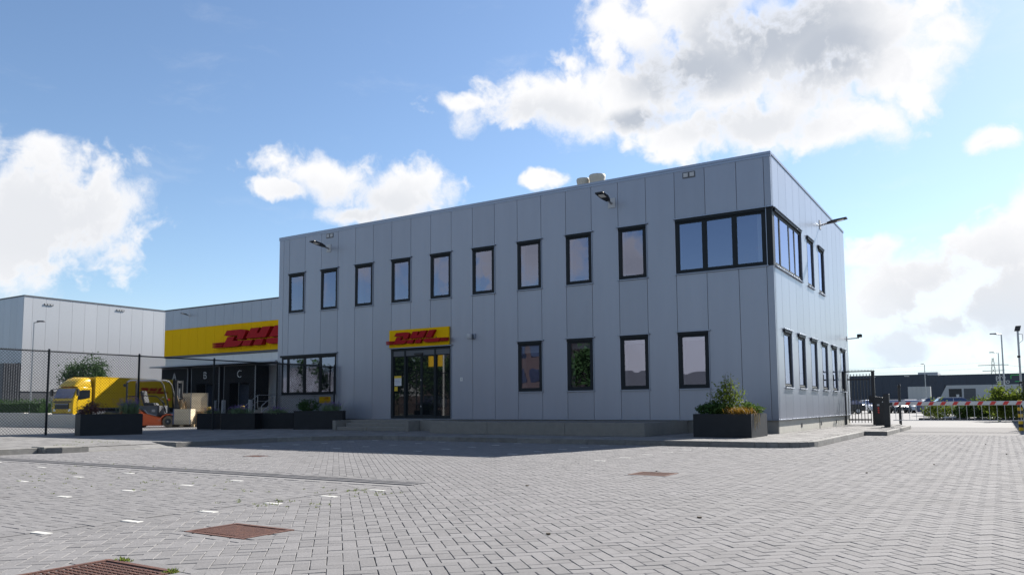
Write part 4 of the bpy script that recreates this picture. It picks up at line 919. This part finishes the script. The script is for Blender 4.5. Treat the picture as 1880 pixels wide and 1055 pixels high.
def crate(name, label, u, v, z, rz, w, d, h, group=None, slope=0.0):
    X, Y = place(u, v); t = thing(name, label, 'crate', (X, Y, z), R(32.2) + rz, group=group)
    n = max(1, round(h / 0.2))
    for k in range(n):
        z0 = k * h / n + 0.004; z1 = (k + 1) * h / n - 0.004
        MB().box(-w / 2, w / 2, -d / 2, -d / 2 + 0.02, z0, z1).build('board', 'ply', t); MB().box(-w / 2, w / 2, d / 2 - 0.02, d / 2, z0, z1).build('board', 'ply', t)
        MB().box(-w / 2, -w / 2 + 0.02, -d / 2 + 0.021, d / 2 - 0.021, z0, z1).build('board', 'ply', t); MB().box(w / 2 - 0.02, w / 2, -d / 2 + 0.021, d / 2 - 0.021, z0, z1).build('board', 'ply', t)
    for sx in (-1, 1):
        for sy in (-1, 1): MB().box(sx * (w / 2 + 0.004) - 0.02, sx * (w / 2 + 0.004) + 0.02, sy * (d / 2 + 0.004) - 0.02, sy * (d / 2 + 0.004) + 0.02, 0, h).build('corner_hinge', 'blue' if sx < 0 else 'steel', t)
    return t
pallet('wooden pallet under the low scrap crate', 0.88, -0.15, 0.09, R(4), None)
crate('scrap_crate', 'low wooden collar crate filled with broken timber', 0.88, -0.15, 0.235, R(4), 0.78, 0.78, 0.74)
for k in range(5): pallet(['bottom pallet of the stack under the big crate', 'second pallet up in the stack under the big crate', 'middle pallet of the stack under the big crate', 'fourth pallet up in the stack under the big crate', 'top pallet of the stack right beneath the big crate'][k], 1.28 + random.uniform(-0.03, 0.03), 0.75, 0.09 + 0.146 * k, R(-20 + random.uniform(-4, 4)), 'stack of pallets under the big crate')
crate('large_crate', 'big pale wooden crate on top of the pallet stack', 0.98, 0.75, 0.09 + 0.146 * 5 + 0.02, R(-42), 1.0, 0.85, 0.92)
X, Y = place(0.72, -0.1)
for k in range(9):
    a, b = random.uniform(-0.25, 0.3), random.uniform(-0.25, 0.25); l = random.uniform(0.4, 1.0); tl = random.uniform(-0.35, 0.35)
    m = MB().box(-0.035, 0.035, -0.015, 0.015, 0, l); rot = Matrix.Rotation(tl, 4, 'Y') @ Matrix.Rotation(random.uniform(-0.4, 0.4), 4, 'X')
    m.xf(lambda x, y, z: tuple(Matrix.Translation((X + a, Y + b, 0.72)) @ rot @ Vector((x, y, z))))
    tag(m.build('timber_scrap', 'wood'), 'broken board sticking out of the low scrap crate', 'board', 'broken boards in the scrap crate')
X, Y = place(1.93, 0.2); post_guard('yellow and black bollard in front of the pallet stack', (X, Y, 0.09), 0.95, 0.10, 2)
post_guard('yellow and black bollard below the handrails left of the office', (-30.3, 5.0, 0.09), 1.0, 0.13, 2)

# ================================================================== CHAIN-LINK FENCE
CF = thing('chain_link_fence', 'tall dark chain-link fence between the forecourt and the yard', 'fence', (-21.64, -0.06, 0.12))
posts = [Vector((-0.06 * k, -3.235 * k, 0)) for k in range(6)]
end = Vector((3.62, -0.10, 0))
spans = [(posts[k], posts[k + 1], 2.84, 2.84) for k in range(5)] + [(posts[0], end, 2.84, 2.56)]
for p in posts + [end]:
    h = 2.56 if p is end else 2.84
    m = MB().tube((p.x, p.y, 0), (p.x, p.y, h + 0.06), 0.038, 10); m.lathe([(0.042, h + 0.06), (0.02, h + 0.09)], (p.x, p.y, 0), 10)
    m.build('post', 'frame', CF, smooth=True)
wires = MB(); kn = MB(); step = 0.105; wr = 0.0058
for p, q, h0, h1 in spans:
    TL = (q - p).length; u = (q - p) / TL
    MB().tube((p.x, p.y, h0), (q.x, q.y, h1), 0.022, 8).build('top_rail', 'frame', CF)
    for zz in (0.06, 1.45): MB().tube((p.x, p.y, zz), (q.x, q.y, zz), 0.004, 4).build('tension_wire', 'frame', CF)
    for k in range(int(TL / 0.0525)):
        s0 = k * 0.0525; hh = h0 + (h1 - h0) * s0 / TL
        kn.tube((p.x + u.x * s0, p.y + u.y * s0, hh), (p.x + u.x * (s0 + 0.02), p.y + u.y * (s0 + 0.02), hh + 0.045), 0.005, 3)
    H = min(h0, h1)
    for k in range(-int(h0 / step) - 1, int(TL / step) + 1):
        for sgn in (1, -1):
            s0 = k * step; a0, a1 = max(s0, 0.0), min(s0 + h0, TL)
            if a1 <= a0: continue
            z0, z1 = a0 - s0, a1 - s0
            if sgn < 0: z0, z1 = h0 - z0, h0 - z1
            z0 *= (h0 + (h1 - h0) * a0 / TL) / h0; z1 *= (h0 + (h1 - h0) * a1 / TL) / h0
            wires.tube((p.x + u.x * a0, p.y + u.y * a0, 0.03 + z0 * 0.985), (p.x + u.x * a1, p.y + u.y * a1, 0.03 + z1 * 0.985), wr, 3)
kn.build('knuckles', 'frame', CF, kind='stuff')
wires.build('wire_mesh', 'frame', CF, kind='stuff')

# ================================================================== PLANTERS AND PLANTS
def planter(name, label, loc, rz, w, d, h):
    t = thing(name, label, 'planter', loc, rz, group=None); e = 0.03
    m = MB().box(0, w, 0, e, 0, h).box(0, w, d - e, d, 0, h).box(0, e, e, d - e, 0, h).box(w - e, w, e, d - e, 0, h)
    m.build('trough', 'planter', t)
    MB().box(e, w - e, e, d - e, 0.0, h - 0.06).build('soil', 'soil', t)
    return t
def tw(loc, rz, x, y, z):
    c, s = math.cos(rz), math.sin(rz); return (loc[0] + x * c - y * s, loc[1] + x * s + y * c, loc[2] + z)
def lavender(label, loc, r, h, n=420, group=None):
    t = thing('lavender', label, 'plant', loc, group=group)
    q = rng.normal(size=(n, 2)) * r * 0.4; base = np.concatenate([q, np.zeros((n, 1))], 1)
    V, Q, tip = blades(base, rng.uniform(0.6, 1.0, n) * h, 0.45, 0.008); link('stems', fast_mesh('stems', V, Q, 'lavender_leaf'), t, kind='stuff')
    fl = np.repeat(tip[: n // 2], 4, 0) + rng.normal(0, 0.014, (4 * (n // 2), 3)); leaf_obj('flowers', fl, 0.017, 'lavender', t)
    leaf_obj('foliage', crown_pts((0, 0, h * 0.25), (r * 0.75, r * 0.75, h * 0.3), n * 2, 20), 0.03, 'lavender_leaf', t)
    return t
def bush(name, label, loc, r, n, leafsize, mat, stems=6, group=None, cat='shrub', clumps=30, hollow=0.3, spread=0.2):
    t = thing(name, label, cat, loc, group=group); m = MB()
    for k in range(stems):
        a = random.uniform(0, 6.28); m.tube((0, 0, 0), (math.cos(a) * r[0] * 0.6, math.sin(a) * r[1] * 0.6, r[2] * random.uniform(0.9, 1.5)), 0.012, 5, 0.004)
    m.build('stems', 'bark', t, kind='stuff'); leaf_obj('foliage', crown_pts((0, 0, r[2]), r, n, clumps, spread, hollow), leafsize, mat, t); return t
# right planter at the building corner
loc = (-1.48, -3.3, 0.12)
planter('planter', 'dark rectangular planter at the office corner with mixed shrubs', loc, 0.0, 1.55, 1.6, 0.62)
zt = 0.68
bush('tall_shrub', 'tall loose yellow-green shrub in the middle of the corner planter', (-0.72, -2.55, zt), (0.40, 0.40, 0.48), 1300, 0.04, 'leaf_bright', 9, spread=0.25)
t = bush('leafy_shrub', 'dark glossy shrub filling the left of the corner planter', (-1.15, -2.8, zt), (0.36, 0.42, 0.2), 1300, 0.045, 'leaf_dark', 5)
bush('broadleaf_shrub', 'broad-leaved green shrub at the foot of the tall shrub', (-0.75, -2.9, zt), (0.3, 0.3, 0.16), 600, 0.055, 'leaf', 5)
bush('broadleaf_shrub', 'broad-leaved green shrub at the right edge of the corner planter', (-0.18, -2.5, zt), (0.26, 0.6, 0.17), 900, 0.05, 'leaf', 5)
t = thing('orange_grass', 'orange-brown sedge grass at the front right of the corner planter', 'grass', (-0.32, -3.0, zt))
q = rng.normal(size=(1100, 2)) * (0.17, 0.14); V, Q, _ = blades(np.concatenate([q, np.zeros((1100, 1))], 1), rng.uniform(0.12, 0.26, 1100), 0.9, 0.005); link('blades', fast_mesh('blades', V, Q, 'leaf_orange'), t, kind='stuff')
t = thing('trailing_twigs', 'dry trailing twigs hanging over the sunlit planter side', 'plant', (0.09, -2.85, 0.72)); m = MB()
for k in range(14):
    yy = random.uniform(-0.25, 0.3); l = random.uniform(0.1, 0.42); m.path([(-0.1, yy, 0.04), (0.0, yy + 0.02, 0.03), (0.015, yy + random.uniform(-0.05, 0.05), -l)], 0.005, 4)
m.build('twigs', 'straw', t, kind='stuff')
# long upright sprigs of the tall shrub
m = MB(); lp = []
for k in range(9):
    a = random.uniform(0, 6.28); rr = random.uniform(0.08, 0.36); top = Vector((-0.72 + rr * math.cos(a), -2.55 + rr * math.sin(a), zt + random.uniform(0.95, 1.22))); b0 = Vector((-0.72 + 0.3 * rr * math.cos(a), -2.55 + 0.3 * rr * math.sin(a), zt + 0.4))
    m.tube(b0, top, 0.006, 4, 0.003)
    for q in range(10): lp.append(b0.lerp(top, 0.25 + 0.075 * q) + Vector((random.uniform(-0.035, 0.035), random.uniform(-0.035, 0.035), 0)))
t = thing('shrub_sprigs', 'thin upright sprigs at the top of the tall shrub', 'shrub', (0, 0, 0)); m.build('stems', 'bark', t, kind='stuff'); leaf_obj('foliage', np.array([tuple(v) for v in lp]), 0.03, 'leaf_bright', t)
# left planter before the fence
lr = R(71.8); loc = (-19.96, -9.63, 0.12)
planter('planter', 'long dark planter in front of the fence with lavender and red shrub', loc, lr, 1.9, 0.85, 0.70)
lavender('tall purple lavender at the right end of the long left planter', tw(loc, lr, 1.55, 0.35, 0.66), 0.36, 0.52, 500)
t = bush('red_shrub', 'low dark red shrub at the left end of the long planter', tw(loc, lr, 0.35, 0.35, 0.66), (0.5, 0.36, 0.2), 900, 0.035, 'leaf_red', 12, spread=0.25)
t = bush('dry_groundcover', 'dry tan groundcover between the red shrub and the lavender', tw(loc, lr, 0.95, 0.35, 0.66), (0.3, 0.25, 0.05), 400, 0.03, 'straw', 3)
# row of planters by the fence end
for k, (lab, lx, ly, rz, w, d, h) in enumerate((
        ('leftmost dark planter of the shaded row behind the fence', -22.96, -3.13, R(32), 0.97, 0.75, 0.66),
        ('second dark planter of the shaded row near the fence', -21.5, -3.05, R(30), 1.4, 0.7, 0.66),
        ('recessed dark planter of the shaded row before the wide window', -20.97, -1.76, R(30), 1.6, 0.6, 0.66),
        ('rightmost dark planter of the shaded row beside the steps', -18.53, -1.88, R(32), 1.96, 0.62, 0.74))):
    planter('planter', lab, (lx, ly, 0.12), rz, w, d, h)
lavender('sparse lavender in the leftmost shaded planter', (-22.75, -2.55, 0.72), 0.35, 0.28, 260)
lavender('bushy lavender in the second shaded planter', (-21.1, -2.4, 0.72), 0.45, 0.36, 420)
lavender('thin dark lavender in the recessed shaded planter', (-20.4, -1.1, 0.72), 0.45, 0.3, 260)
t = bush('round_shrub', 'round dark evergreen shrub in the rightmost shaded planter', (-18.25, -1.35, 0.78), (0.5, 0.38, 0.27), 1800, 0.035, 'leaf_dark', 6, hollow=0.5)
lavender('purple-tipped lavender at the right end of the shaded row', (-17.45, -0.85, 0.82), 0.40, 0.38, 380)

# ================================================================== GATE, BARRIER AND RIGHT SIDE
GT = thing('pedestrian_gate', 'black barred pedestrian gate beside the side wall', 'gate', (-0.06, 11.65, 0.12))
MB().box(0.0, 0.1, -0.05, 0.05, 0, 2.2).build('gate_post', 'black', GT, bevel=0.006)
MB().box(1.1, 1.22, -0.06, 0.06, 0, 2.2).build('gate_post', 'black', GT, bevel=0.006)
MB().box(0.16, 1.06, -0.025, 0.025, 0.18, 0.24).build('bottom_rail', 'black', GT); MB().box(0.16, 1.06, -0.025, 0.025, 1.86, 1.92).build('top_rail', 'black', GT)
for k in range(8): MB().box(0.17 + k * 0.122, 0.195 + k * 0.122, -0.015, 0.015, 0.08, 2.12).build('bar', 'black', GT)
MB().box(-0.02, 1.24, -0.03, 0.03, 2.2, 2.24).build('head_rail', 'black', GT)
for k in range(22): MB().box(0.0 + k * 0.056, 0.02 + k * 0.056, -0.006, 0.006, 2.24, 2.29).build('spike', 'black', GT)
MB().box(0.98, 1.12, -0.1, -0.03, 0.9, 1.2).build('lock_box', 'black', GT, bevel=0.01)
CR = thing('access_terminal', 'black access terminal with round red buttons by the gate', 'terminal', (1.42, 11.0, 0.12))
MB().prism([(-0.2, 0), (0.2, 0), (0.2, 1.06), (0.1, 1.12), (-0.2, 1.16)], 'y', -0.16, 0.16).build('cabinet', 'black', CR, bevel=0.01)
for k in range(3): MB().lathe([(0.033, -0.012), (0.033, 0)], (-0.06, -0.162, 0.52 + 0.09 * k), 14, 'y').build('button', 'red', CR)
MB().box(-0.11, -0.02, -0.168, -0.161, 0.78, 0.85).build('display', 'lightgrey', CR); MB().box(0.08, 0.12, -0.168, -0.161, 0.92, 0.96).build('keyhole', 'lightgrey', CR)
BR = thing('boom_barrier', 'closed red and white boom barrier with hanging skirt across the driveway', 'barrier', (2.0, 7.85, 0.12))
MB().box(-0.1, 0.1, -0.1, 0.1, 0.02, 1.22).build('column', 'black', BR, bevel=0.01); MB().box(-0.2, 0.2, -0.16, 0.16, 0, 0.02).build('base_plate', 'black', BR)
MB().box(0.1, 0.2, -0.05, 0.05, 0.8, 0.9).build('pivot', 'black', BR)
BL_ = 4.55
MB().box(0.15, 0.15 + BL_, -0.03, 0.03, 0.79, 0.93).build('boom', 'white', BR, bevel=0.01)
for k in range(12):
    u = 0.22 + k * 0.375
    MB().prism([(u, 0.80), (u + 0.14, 0.80), (u + 0.21, 0.92), (u + 0.07, 0.92)], 'y', -0.0325, -0.0305).build('red_stripe', 'red', BR)
for k in range(20):
    u = 0.28 + k * 0.225; MB().tube((u, 0, 0.8), (u + 0.01, 0, 0.28), 0.0085, 6).build('skirt_rod', 'lightgrey', BR)
MB().box(0.2, 0.1 + BL_, -0.012, 0.012, 0.25, 0.275).build('skirt_rail', 'lightgrey', BR)
MB().prism([(4.15, 0.8), (4.3, 0.8), (4.24, 0.66), (4.21, 0.66)], 'y', -0.02, 0.02).build('hanger', 'white', BR)
t = thing('thin_post', 'thin dark post standing behind the boom barrier', 'post', (1.55, 16.8, 0.0)); MB().tube((0, 0, 0), (0, 0, 1.75), 0.06, 10).build('pole', 'black', t); MB().lathe([(0.05, 1.75), (0.09, 1.82), (0.05, 1.9)], n=10).build('cap', 'black', t)
post_guard('yellow and black striped bollard at the right edge of the driveway', (6.12, 9.3, 0.0), 1.06, 0.075, 5)
# right boundary fence of dark bars
RF = thing('bar_fence', 'dark upright bar fence running along the right edge', 'fence', (6.75, 8.0, 0.0))
for k in range(14):
    y = k * 2.6; MB().box(-0.05, 0.05, y - 0.05, y + 0.05, 0, 2.35).build('post', 'black', RF)
for zz in (0.18, 2.0): MB().box(-0.02, 0.02, 0.0, 13 * 2.6, zz, zz + 0.05).build('rail', 'black', RF)
bar = MB().box(-0.022, 0.022, -0.022, 0.022, 0.08, 2.22).build('bar', 'black', RF, loc=(0, 0.16, 0))
for k in range(1, 210):
    o = bpy.data.objects.new('bar', bar.data); o.parent = RF; o.location = (0, 0.16 + k * 0.16, 0); COL.objects.link(o)
# hedge by the car park and bright shrub
tag(MB().box(1.3, 6.4, 29.3, 29.5, -0.02, 0.12).build('bed_kerb', 'black', bevel=0.02), 'dark kerb along the foot of the car park hedge', 'kerb')
labs = ['thin leftmost shrub of the car park hedge with bare stems', 'second shrub from the left in the car park hedge', 'third shrub of the car park hedge', 'fourth shrub of the car park hedge', 'fifth shrub of the car park hedge', 'rightmost shrub of the car park hedge']
for k in range(6):
    xx = 1.9 + k * 0.85; full = k > 1
    bush('hedge_shrub', labs[k], (xx, 30.4, 0.0), (0.62, 0.55, 0.62), 1500 if full else 700, 0.075, 'leaf' if full else 'leaf_bright', 8, group='shrubs of the car park hedge')
bush('bright_shrub', 'tall bright yellow-green shrub beside the boundary fence', (5.75, 27.0, 0.0), (0.95, 0.9, 0.95), 3600, 0.09, 'leaf_bright', 9)
t = thing('rubble_pile', 'small heap of pale stones under the thin hedge shrubs', 'stones', (2.9, 29.9, 0.0))
for k in range(9):
    s = random.uniform(0.08, 0.16); a, b = random.uniform(-0.4, 0.4), random.uniform(-0.15, 0.15)
    MB().box(a - s, a + s, b - s, b + s, 0, s * 1.3).build('stone', 'lightgrey', t, bevel=0.03)
# ------------------------------------------------------------------ cars
def make_car(label, loc, rz, paint, group, van=False):
    t = thing('parked_van' if van else 'parked_car', label, 'van' if van else 'car', loc, rz, group=group)
    if van: prof = [(-2.3, 0.35), (-2.3, 1.9), (-2.1, 2.05), (1.2, 2.05), (1.5, 1.95), (2.05, 1.2), (2.45, 1.0), (2.5, 0.35)]; gp = [(1.45, 1.85), (1.95, 1.22), (0.6, 1.2), (0.6, 1.85)]; hw = 0.9
    else: prof = [(-2.1, 0.3), (-2.15, 0.75), (-2.0, 0.98), (-1.55, 1.02), (0.85, 0.98), (1.75, 0.86), (2.1, 0.68), (2.12, 0.3)]; hw = 0.88
    body = MB().prism(prof, 'y', -hw, hw).build('body', paint, t, bevel=0.07, smooth=True)
    if not van:
        top = [(-1.35, 1.46), (0.1, 1.46)]; vs = []
        for s in (-1, 1): vs += [(-1.85, s * 0.84, 1.0), (0.95, s * 0.84, 0.97), (0.15, s * 0.66, 1.44), (-1.3, s * 0.66, 1.44)]
        MB().add(vs, [(0, 1, 2, 3), (7, 6, 5, 4), (0, 4, 5, 1), (1, 5, 6, 2), (2, 6, 7, 3), (3, 7, 4, 0)]).build('window_band', 'glass_car', t, bevel=0.02)
        MB().prism([(-1.42, 1.42), (-1.25, 1.475), (0.0, 1.485), (0.22, 1.42)], 'y', -0.67, 0.67).build('roof', paint, t, bevel=0.015)
        for s in (-1, 1): MB().path([(-0.5, s * 0.85, 0.98), (-0.5, s * 0.68, 1.43)], 0.03, 4).build('pillar', paint, t)
    else:
        for s in (-1, 1): MB().prism(gp, 'y', min(s * 0.902, s * 0.915), max(s * 0.902, s * 0.915)).build('side_window', 'glass_car', t)
        MB().prism([(1.52, 1.9), (2.03, 1.24), (2.06, 1.25), (1.55, 1.92)], 'y', -0.8, 0.8).build('windscreen', 'glass_car', t)
    for xx in (-1.3, 1.3):
        for s in (-1, 1):
            w = MB().lathe([(0.29, -0.1), (0.32, -0.07), (0.32, 0.07), (0.29, 0.1)], (xx, s * (hw - 0.08), 0.32), 16, 'y').build('wheel', 'rubber', t, smooth=True)
            MB().lathe([(0.2, -0.105), (0.2, 0.105)], (xx, s * (hw - 0.08), 0.32), 12, 'y').build('rim', 'steel', w)
    fx = 2.46 if van else 2.07
    for s in (-0.75, 0.47): MB().box(fx - 0.1, fx + 0.04, s, s + 0.3, 0.62, 0.76).build('headlight', 'lamp_glass', t, bevel=0.02)
    MB().box(fx - 0.05, fx + 0.05, -0.4, 0.4, 0.42, 0.58).build('grille', 'black', t)
    for s in (-1, 1): MB().box(0.6, 0.78, min(s * 0.9, s * 1.06), max(s * 0.9, s * 1.06), 0.98, 1.12).build('mirror', paint, t, bevel=0.02)
    return t
G = 'cars parked in the rear car park'
for k, (xx, yy, pt_, lab, rz) in enumerate((
        (-6.6, 70.5, 'car_white', 'white car nearest the access terminal in the row', -60), (-4.6, 71.5, 'car_black', 'black car second in the parked row', -60), (-2.9, 72.5, 'car_silver', 'silver car third in the parked row', -60),
        (-1.3, 73.5, 'car_white', 'white car fourth in the parked row behind the barrier', -60), (0.3, 74.5, 'car_black', 'black car at the right end of the parked row', -60),
        (-8.6, 64.0, 'car_black', 'black car half hidden behind the gate bars', -150), (-9.9, 67.5, 'car_white', 'white car seen through the gate bars', -150))):
    make_car(lab, (xx, yy, -0.02), R(rz), pt_, G)
make_car('silver car roof showing above the hedge', (2.9, 44.0, -0.02), R(12), 'car_silver', G)
make_car('white van standing behind the hedge near the bright shrub', (4.6, 46.0, -0.3), R(8), 'car_white', G, van=False)
make_car('blue car behind the left part of the hedge', (1.6, 50.0, -0.02), R(10), 'car_blue', G)
# low wall and fence at the back of the car park
t = tag(MB().box(-30, 20, 140, 140.3, 0, 1.9).build('boundary_wall', 'darkgrey'), 'long low grey wall at the back of the car park', 'wall')
o = MB().box(-30, 20, 139, 139.95, 0, 0.5).build('verge_grass', 'grass'); o['kind'] = 'stuff'; tag(o, 'strip of dry grass along the low wall', 'grass')
# ------------------------------------------------------------------ dark logistics building beyond
FB = thing('dark_logistics_building', 'long dark blue warehouse with a white lower front and prezero logo', 'building', (0, 230, 0))
m = MB(); FBF = Face(False, 0, 0)
for i in range(18): 
    u0 = -48 + i * 2.0; FBF.box(MB(), 0, 1, 0, 1, 0, 1)
    MB().box(u0 + 0.01, u0 + 1.99, 0, 0.3, 0.0, 9.55).build('wall_panel', 'navy', FB)
for i in range(12):
    u0 = -12.0 + i * 2.0; z0 = 6.2 if i > 1 else 0.0
    MB().box(u0 + 0.01, u0 + 1.99, 0, 0.3, z0, 9.2).build('wall_panel', 'navy', FB)
MB().prism([(-9.3, 0), (-9.2, 2.3), (-7.3, 6.2), (12, 6.2), (12, 0)], 'y', -0.05, 0.25).build('lower_front', 'lightgrey', FB)
MB().box(-48, 12, 0.31, 60, 0, 9.1).build('wall_core', 'navy', FB)
MB().box(-14.9, -9.7, 6, 20, 9.1, 10.3).build('roof_block', 'lightgrey', FB)
for a, b in ((-6.8, -3.6), (-3.1, -0.2), (3.55, 6.7)):
    d_ = MB().box(a, b, -0.09, -0.06, 0, 5.22).build('overhead_door', 'navy', FB)
    for k in range(6): MB().box(a + 0.03, b - 0.03, -0.11, -0.091, 0.1 + k * 0.85, 0.9 + k * 0.85).build('door_panel', 'darkgrey' if a > -6 else 'black', d_)
MB().box(-5.0, -4.3, -0.14, -0.12, 2.5, 3.6).build('door_sign', 'white', FB)
for a in (-27, -18): MB().box(a, a + 1.3, -0.06, -0.01, 9.0, 9.2).build('light_strip', 'white', FB)
link('lettering', text_mesh('pre', 1.75, 0.03, 'white', face_text(5.9, -0.06, 8.25), 0.012, 0, 1.0), FB)
link('lettering', text_mesh('zero', 1.75, 0.03, 'white', face_text(6.4, -0.06, 7.0), 0.012, 0, 1.0), FB)
m = MB()
for a, b, c, d in ((8.3, 10.5, 8.65, 8.85), (10.3, 10.5, 6.85, 8.65), (9.2, 10.3, 6.85, 7.05), (8.2, 8.4, 7.7, 8.6)): m.box(a, b, -0.1, -0.05, c, d)
m.build('logo_mark', 'green_logo', FB)
t = thing('grey_container_block', 'pale grey corrugated container before the dark warehouse', 'container', (-12.0, 200, 0))
MB().box(-2.55, 2.55, 0, 3, 0.2, 5.4).build('shell', 'lightgrey', t)
for k in range(5): MB().box(-2.5 + k * 1.02, -1.55 + k * 1.02, -0.06, -0.005, 0.3, 5.3).build('wall_panel', 'lightgrey', t)
lamp_post('tall street lamp right of the prezero lettering', (5.86, 47.2, 0), 6.3, (-0.55, 0.0), 0.075)
lamp_post('shorter looking street lamp farther back beside the tall one', (5.6, 73.0, 0), 6.3, (-0.6, 0.0), 0.07)
lamp_post('distant lamp post above the container block', (-4.17, 112.0, 0), 7.1, (-0.3, 0.0), 0.08)
t = thing('floodlight_mast', 'floodlight mast at the right edge with a tilted lamp', 'floodlight', (6.6, 30.0, 0))
MB().tube((0, 0, 0), (0, 0, 5.2), 0.055, 8).build('pole', 'steel', t); MB().box(-0.16, 0.12, -0.12, 0.12, 5.15, 5.45).xf(lambda x, y, z: (x + (z - 5.2) * 0.25, y, z)).build('lamp_head', 'black', t, bevel=0.02)
MB().path([(0.0, 0, 5.0), (0.22, 0, 4.95), (0.22, 0, 4.6), (0.05, 0, 4.45)], 0.012).build('cable', 'black', t)
for zz in (3.6, 2.1): MB().box(-0.1, 0.06, -0.07, 0.07, zz, zz + 0.12).build('clamp', 'black', t)
# pylons with power lines
def pylon(label, loc, h):
    t = thing('pylon', label, 'pylon', loc, group='pylons'); m = MB(); w = h * 0.1
    for sx in (-1, 1):
        for sy in (-1, 1): m.tube((sx * w, sy * w, 0), (sx * w * 0.12, sy * w * 0.12, h), h * 0.006, 4)
    for k in range(9):
        z0, z1 = h * k / 9, h * (k + 1) / 9; a = w * (1 - 0.88 * k / 9); b = w * (1 - 0.88 * (k + 1) / 9)
        for sy in (-1, 1): m.tube((-a, sy * a, z0), (b, sy * b, z1), h * 0.004, 4); m.tube((a, sy * a, z0), (-b, sy * b, z1), h * 0.004, 4)
    m.build('tower', 'darkgrey', t)
    for k, (zz, l) in enumerate(((0.72, 0.2), (0.84, 0.28))): MB().box(-l * h, l * h, -0.15, 0.15, zz * h, zz * h + h * 0.012).build('cross_arm', 'darkgrey', t)
pylon('lattice pylon above the roof of the dark warehouse', (2, 700, 0), 37)
pylon('lattice pylon behind the prezero lettering', (57, 760, 0), 40)
m = MB()
for zz in (29, 33.5):
    for (a, b) in (((-420, 640), (2, 700)), ((2, 700), (57, 760)), ((57, 760), (520, 900))):
        n = 8; pts = []
        for k in range(n + 1):
            s = k / n; pts.append((a[0] + (b[0] - a[0]) * s, a[1] + (b[1] - a[1]) * s, zz - 14 * s * (1 - s)))
        m.path(pts, 0.07, 3)
tag(m.build('power_lines', 'darkgrey'), 'thin overhead power lines crossing above the dark warehouse', 'power lines')

# ================================================================== ACROSS THE STREET (seen mirrored in the office windows)
t = thing('flagpole', 'white flagpole reflected in the entrance doors', 'flagpole', (-33.8, -28.0, 0))
MB().tube((0, 0, 0), (0, 0, 8.3), 0.08, 12, 0.05).build('pole', 'white', t, smooth=True)
vs = []; nx = 10
for k in range(nx + 1):
    u = -0.1 - 1.5 * k / nx
    for zz in (4.4, 7.9): vs.append((u, 0.12 * math.sin(k * 0.9), zz))
fl = MB().add(vs, [(2 * k, 2 * k + 1, 2 * k + 3, 2 * k + 2) for k in range(nx)]).build('flag', 'truck_yellow', t, smooth=True)
link('lettering', text_mesh('DHL', 0.8, 0.002, 'dhl_red', Matrix.Translation((-0.85, 0.16, 6.1)) @ Matrix.Rotation(R(180), 4, 'Z') @ Matrix.Rotation(R(90), 4, 'X') @ Matrix.Rotation(R(90), 4, 'Z'), 0.02), fl)
for lab, xx, yy, h in (('street tree reflected in a ground-floor window', -22.9, -33, 6.5), ('street tree reflected in the wide window', -67, -46, 7.5), ('street tree reflected left in the entrance doors', -44.0, -34, 7.0), ('street tree reflected in the middle of the entrance doors', -40.2, -35, 6.6)):
    tree('street_tree', lab, (xx, yy, 0), h, (0, 0, h * 0.62), (2.3, 2.3, h * 0.36), 3500, 0.2, 'leaf_dark', group='trees across the street', trunk_r=0.16)
t = thing('brick_office', 'brown brick office with window bands reflected in the windows', 'building', (-49, -56, 0))
MB().box(-10, 10.5, -10, 0, 0, 9.5).build('wall', 'red_brick', t)
for zz in (1.0, 4.2, 7.2):
    for k in range(9): MB().box(-9.4 + k * 2.2, -7.8 + k * 2.2, 0.0, 0.06, zz, zz + 1.5).build('window', 'glass_car', t)
t = thing('pale_street_hall', 'pale hall across the street reflected in the right windows', 'building', (-30, -71, 0))
MB().box(-7.5, 10, -12, 0, 4.6, 9.2).build('upper_wall', 'hall_panel', t); MB().box(-7.5, 10, -12, 0.05, 0, 4.59).build('lower_wall', 'darkgrey', t)
t = thing('grey_street_hall', 'long grey hall across the street reflected in the wide window', 'building', (-95, -72, 0))
MB().box(-20, 25, -14, 0, 0, 7.5).build('wall', 'hall_panel', t); MB().box(-20, 25, -0.1, 0.08, 0, 2.8).build('plinth', 'red_brick', t)
t = thing('street_railing', 'black bar railing across the street reflected in the doors', 'fence', (-40, -31, 0))
for zz in (0.15, 1.2): MB().box(-12, 12, -0.02, 0.02, zz, zz + 0.05).build('rail', 'black', t)
sb = MB().box(-0.015, 0.015, -0.015, 0.015, 0.05, 1.35).build('bar', 'black', t, loc=(-12, 0, 0))
for k in range(1, 160):
    o = bpy.data.objects.new('bar', sb.data); o.parent = t; o.location = (-12 + k * 0.15, 0, 0); COL.objects.link(o)
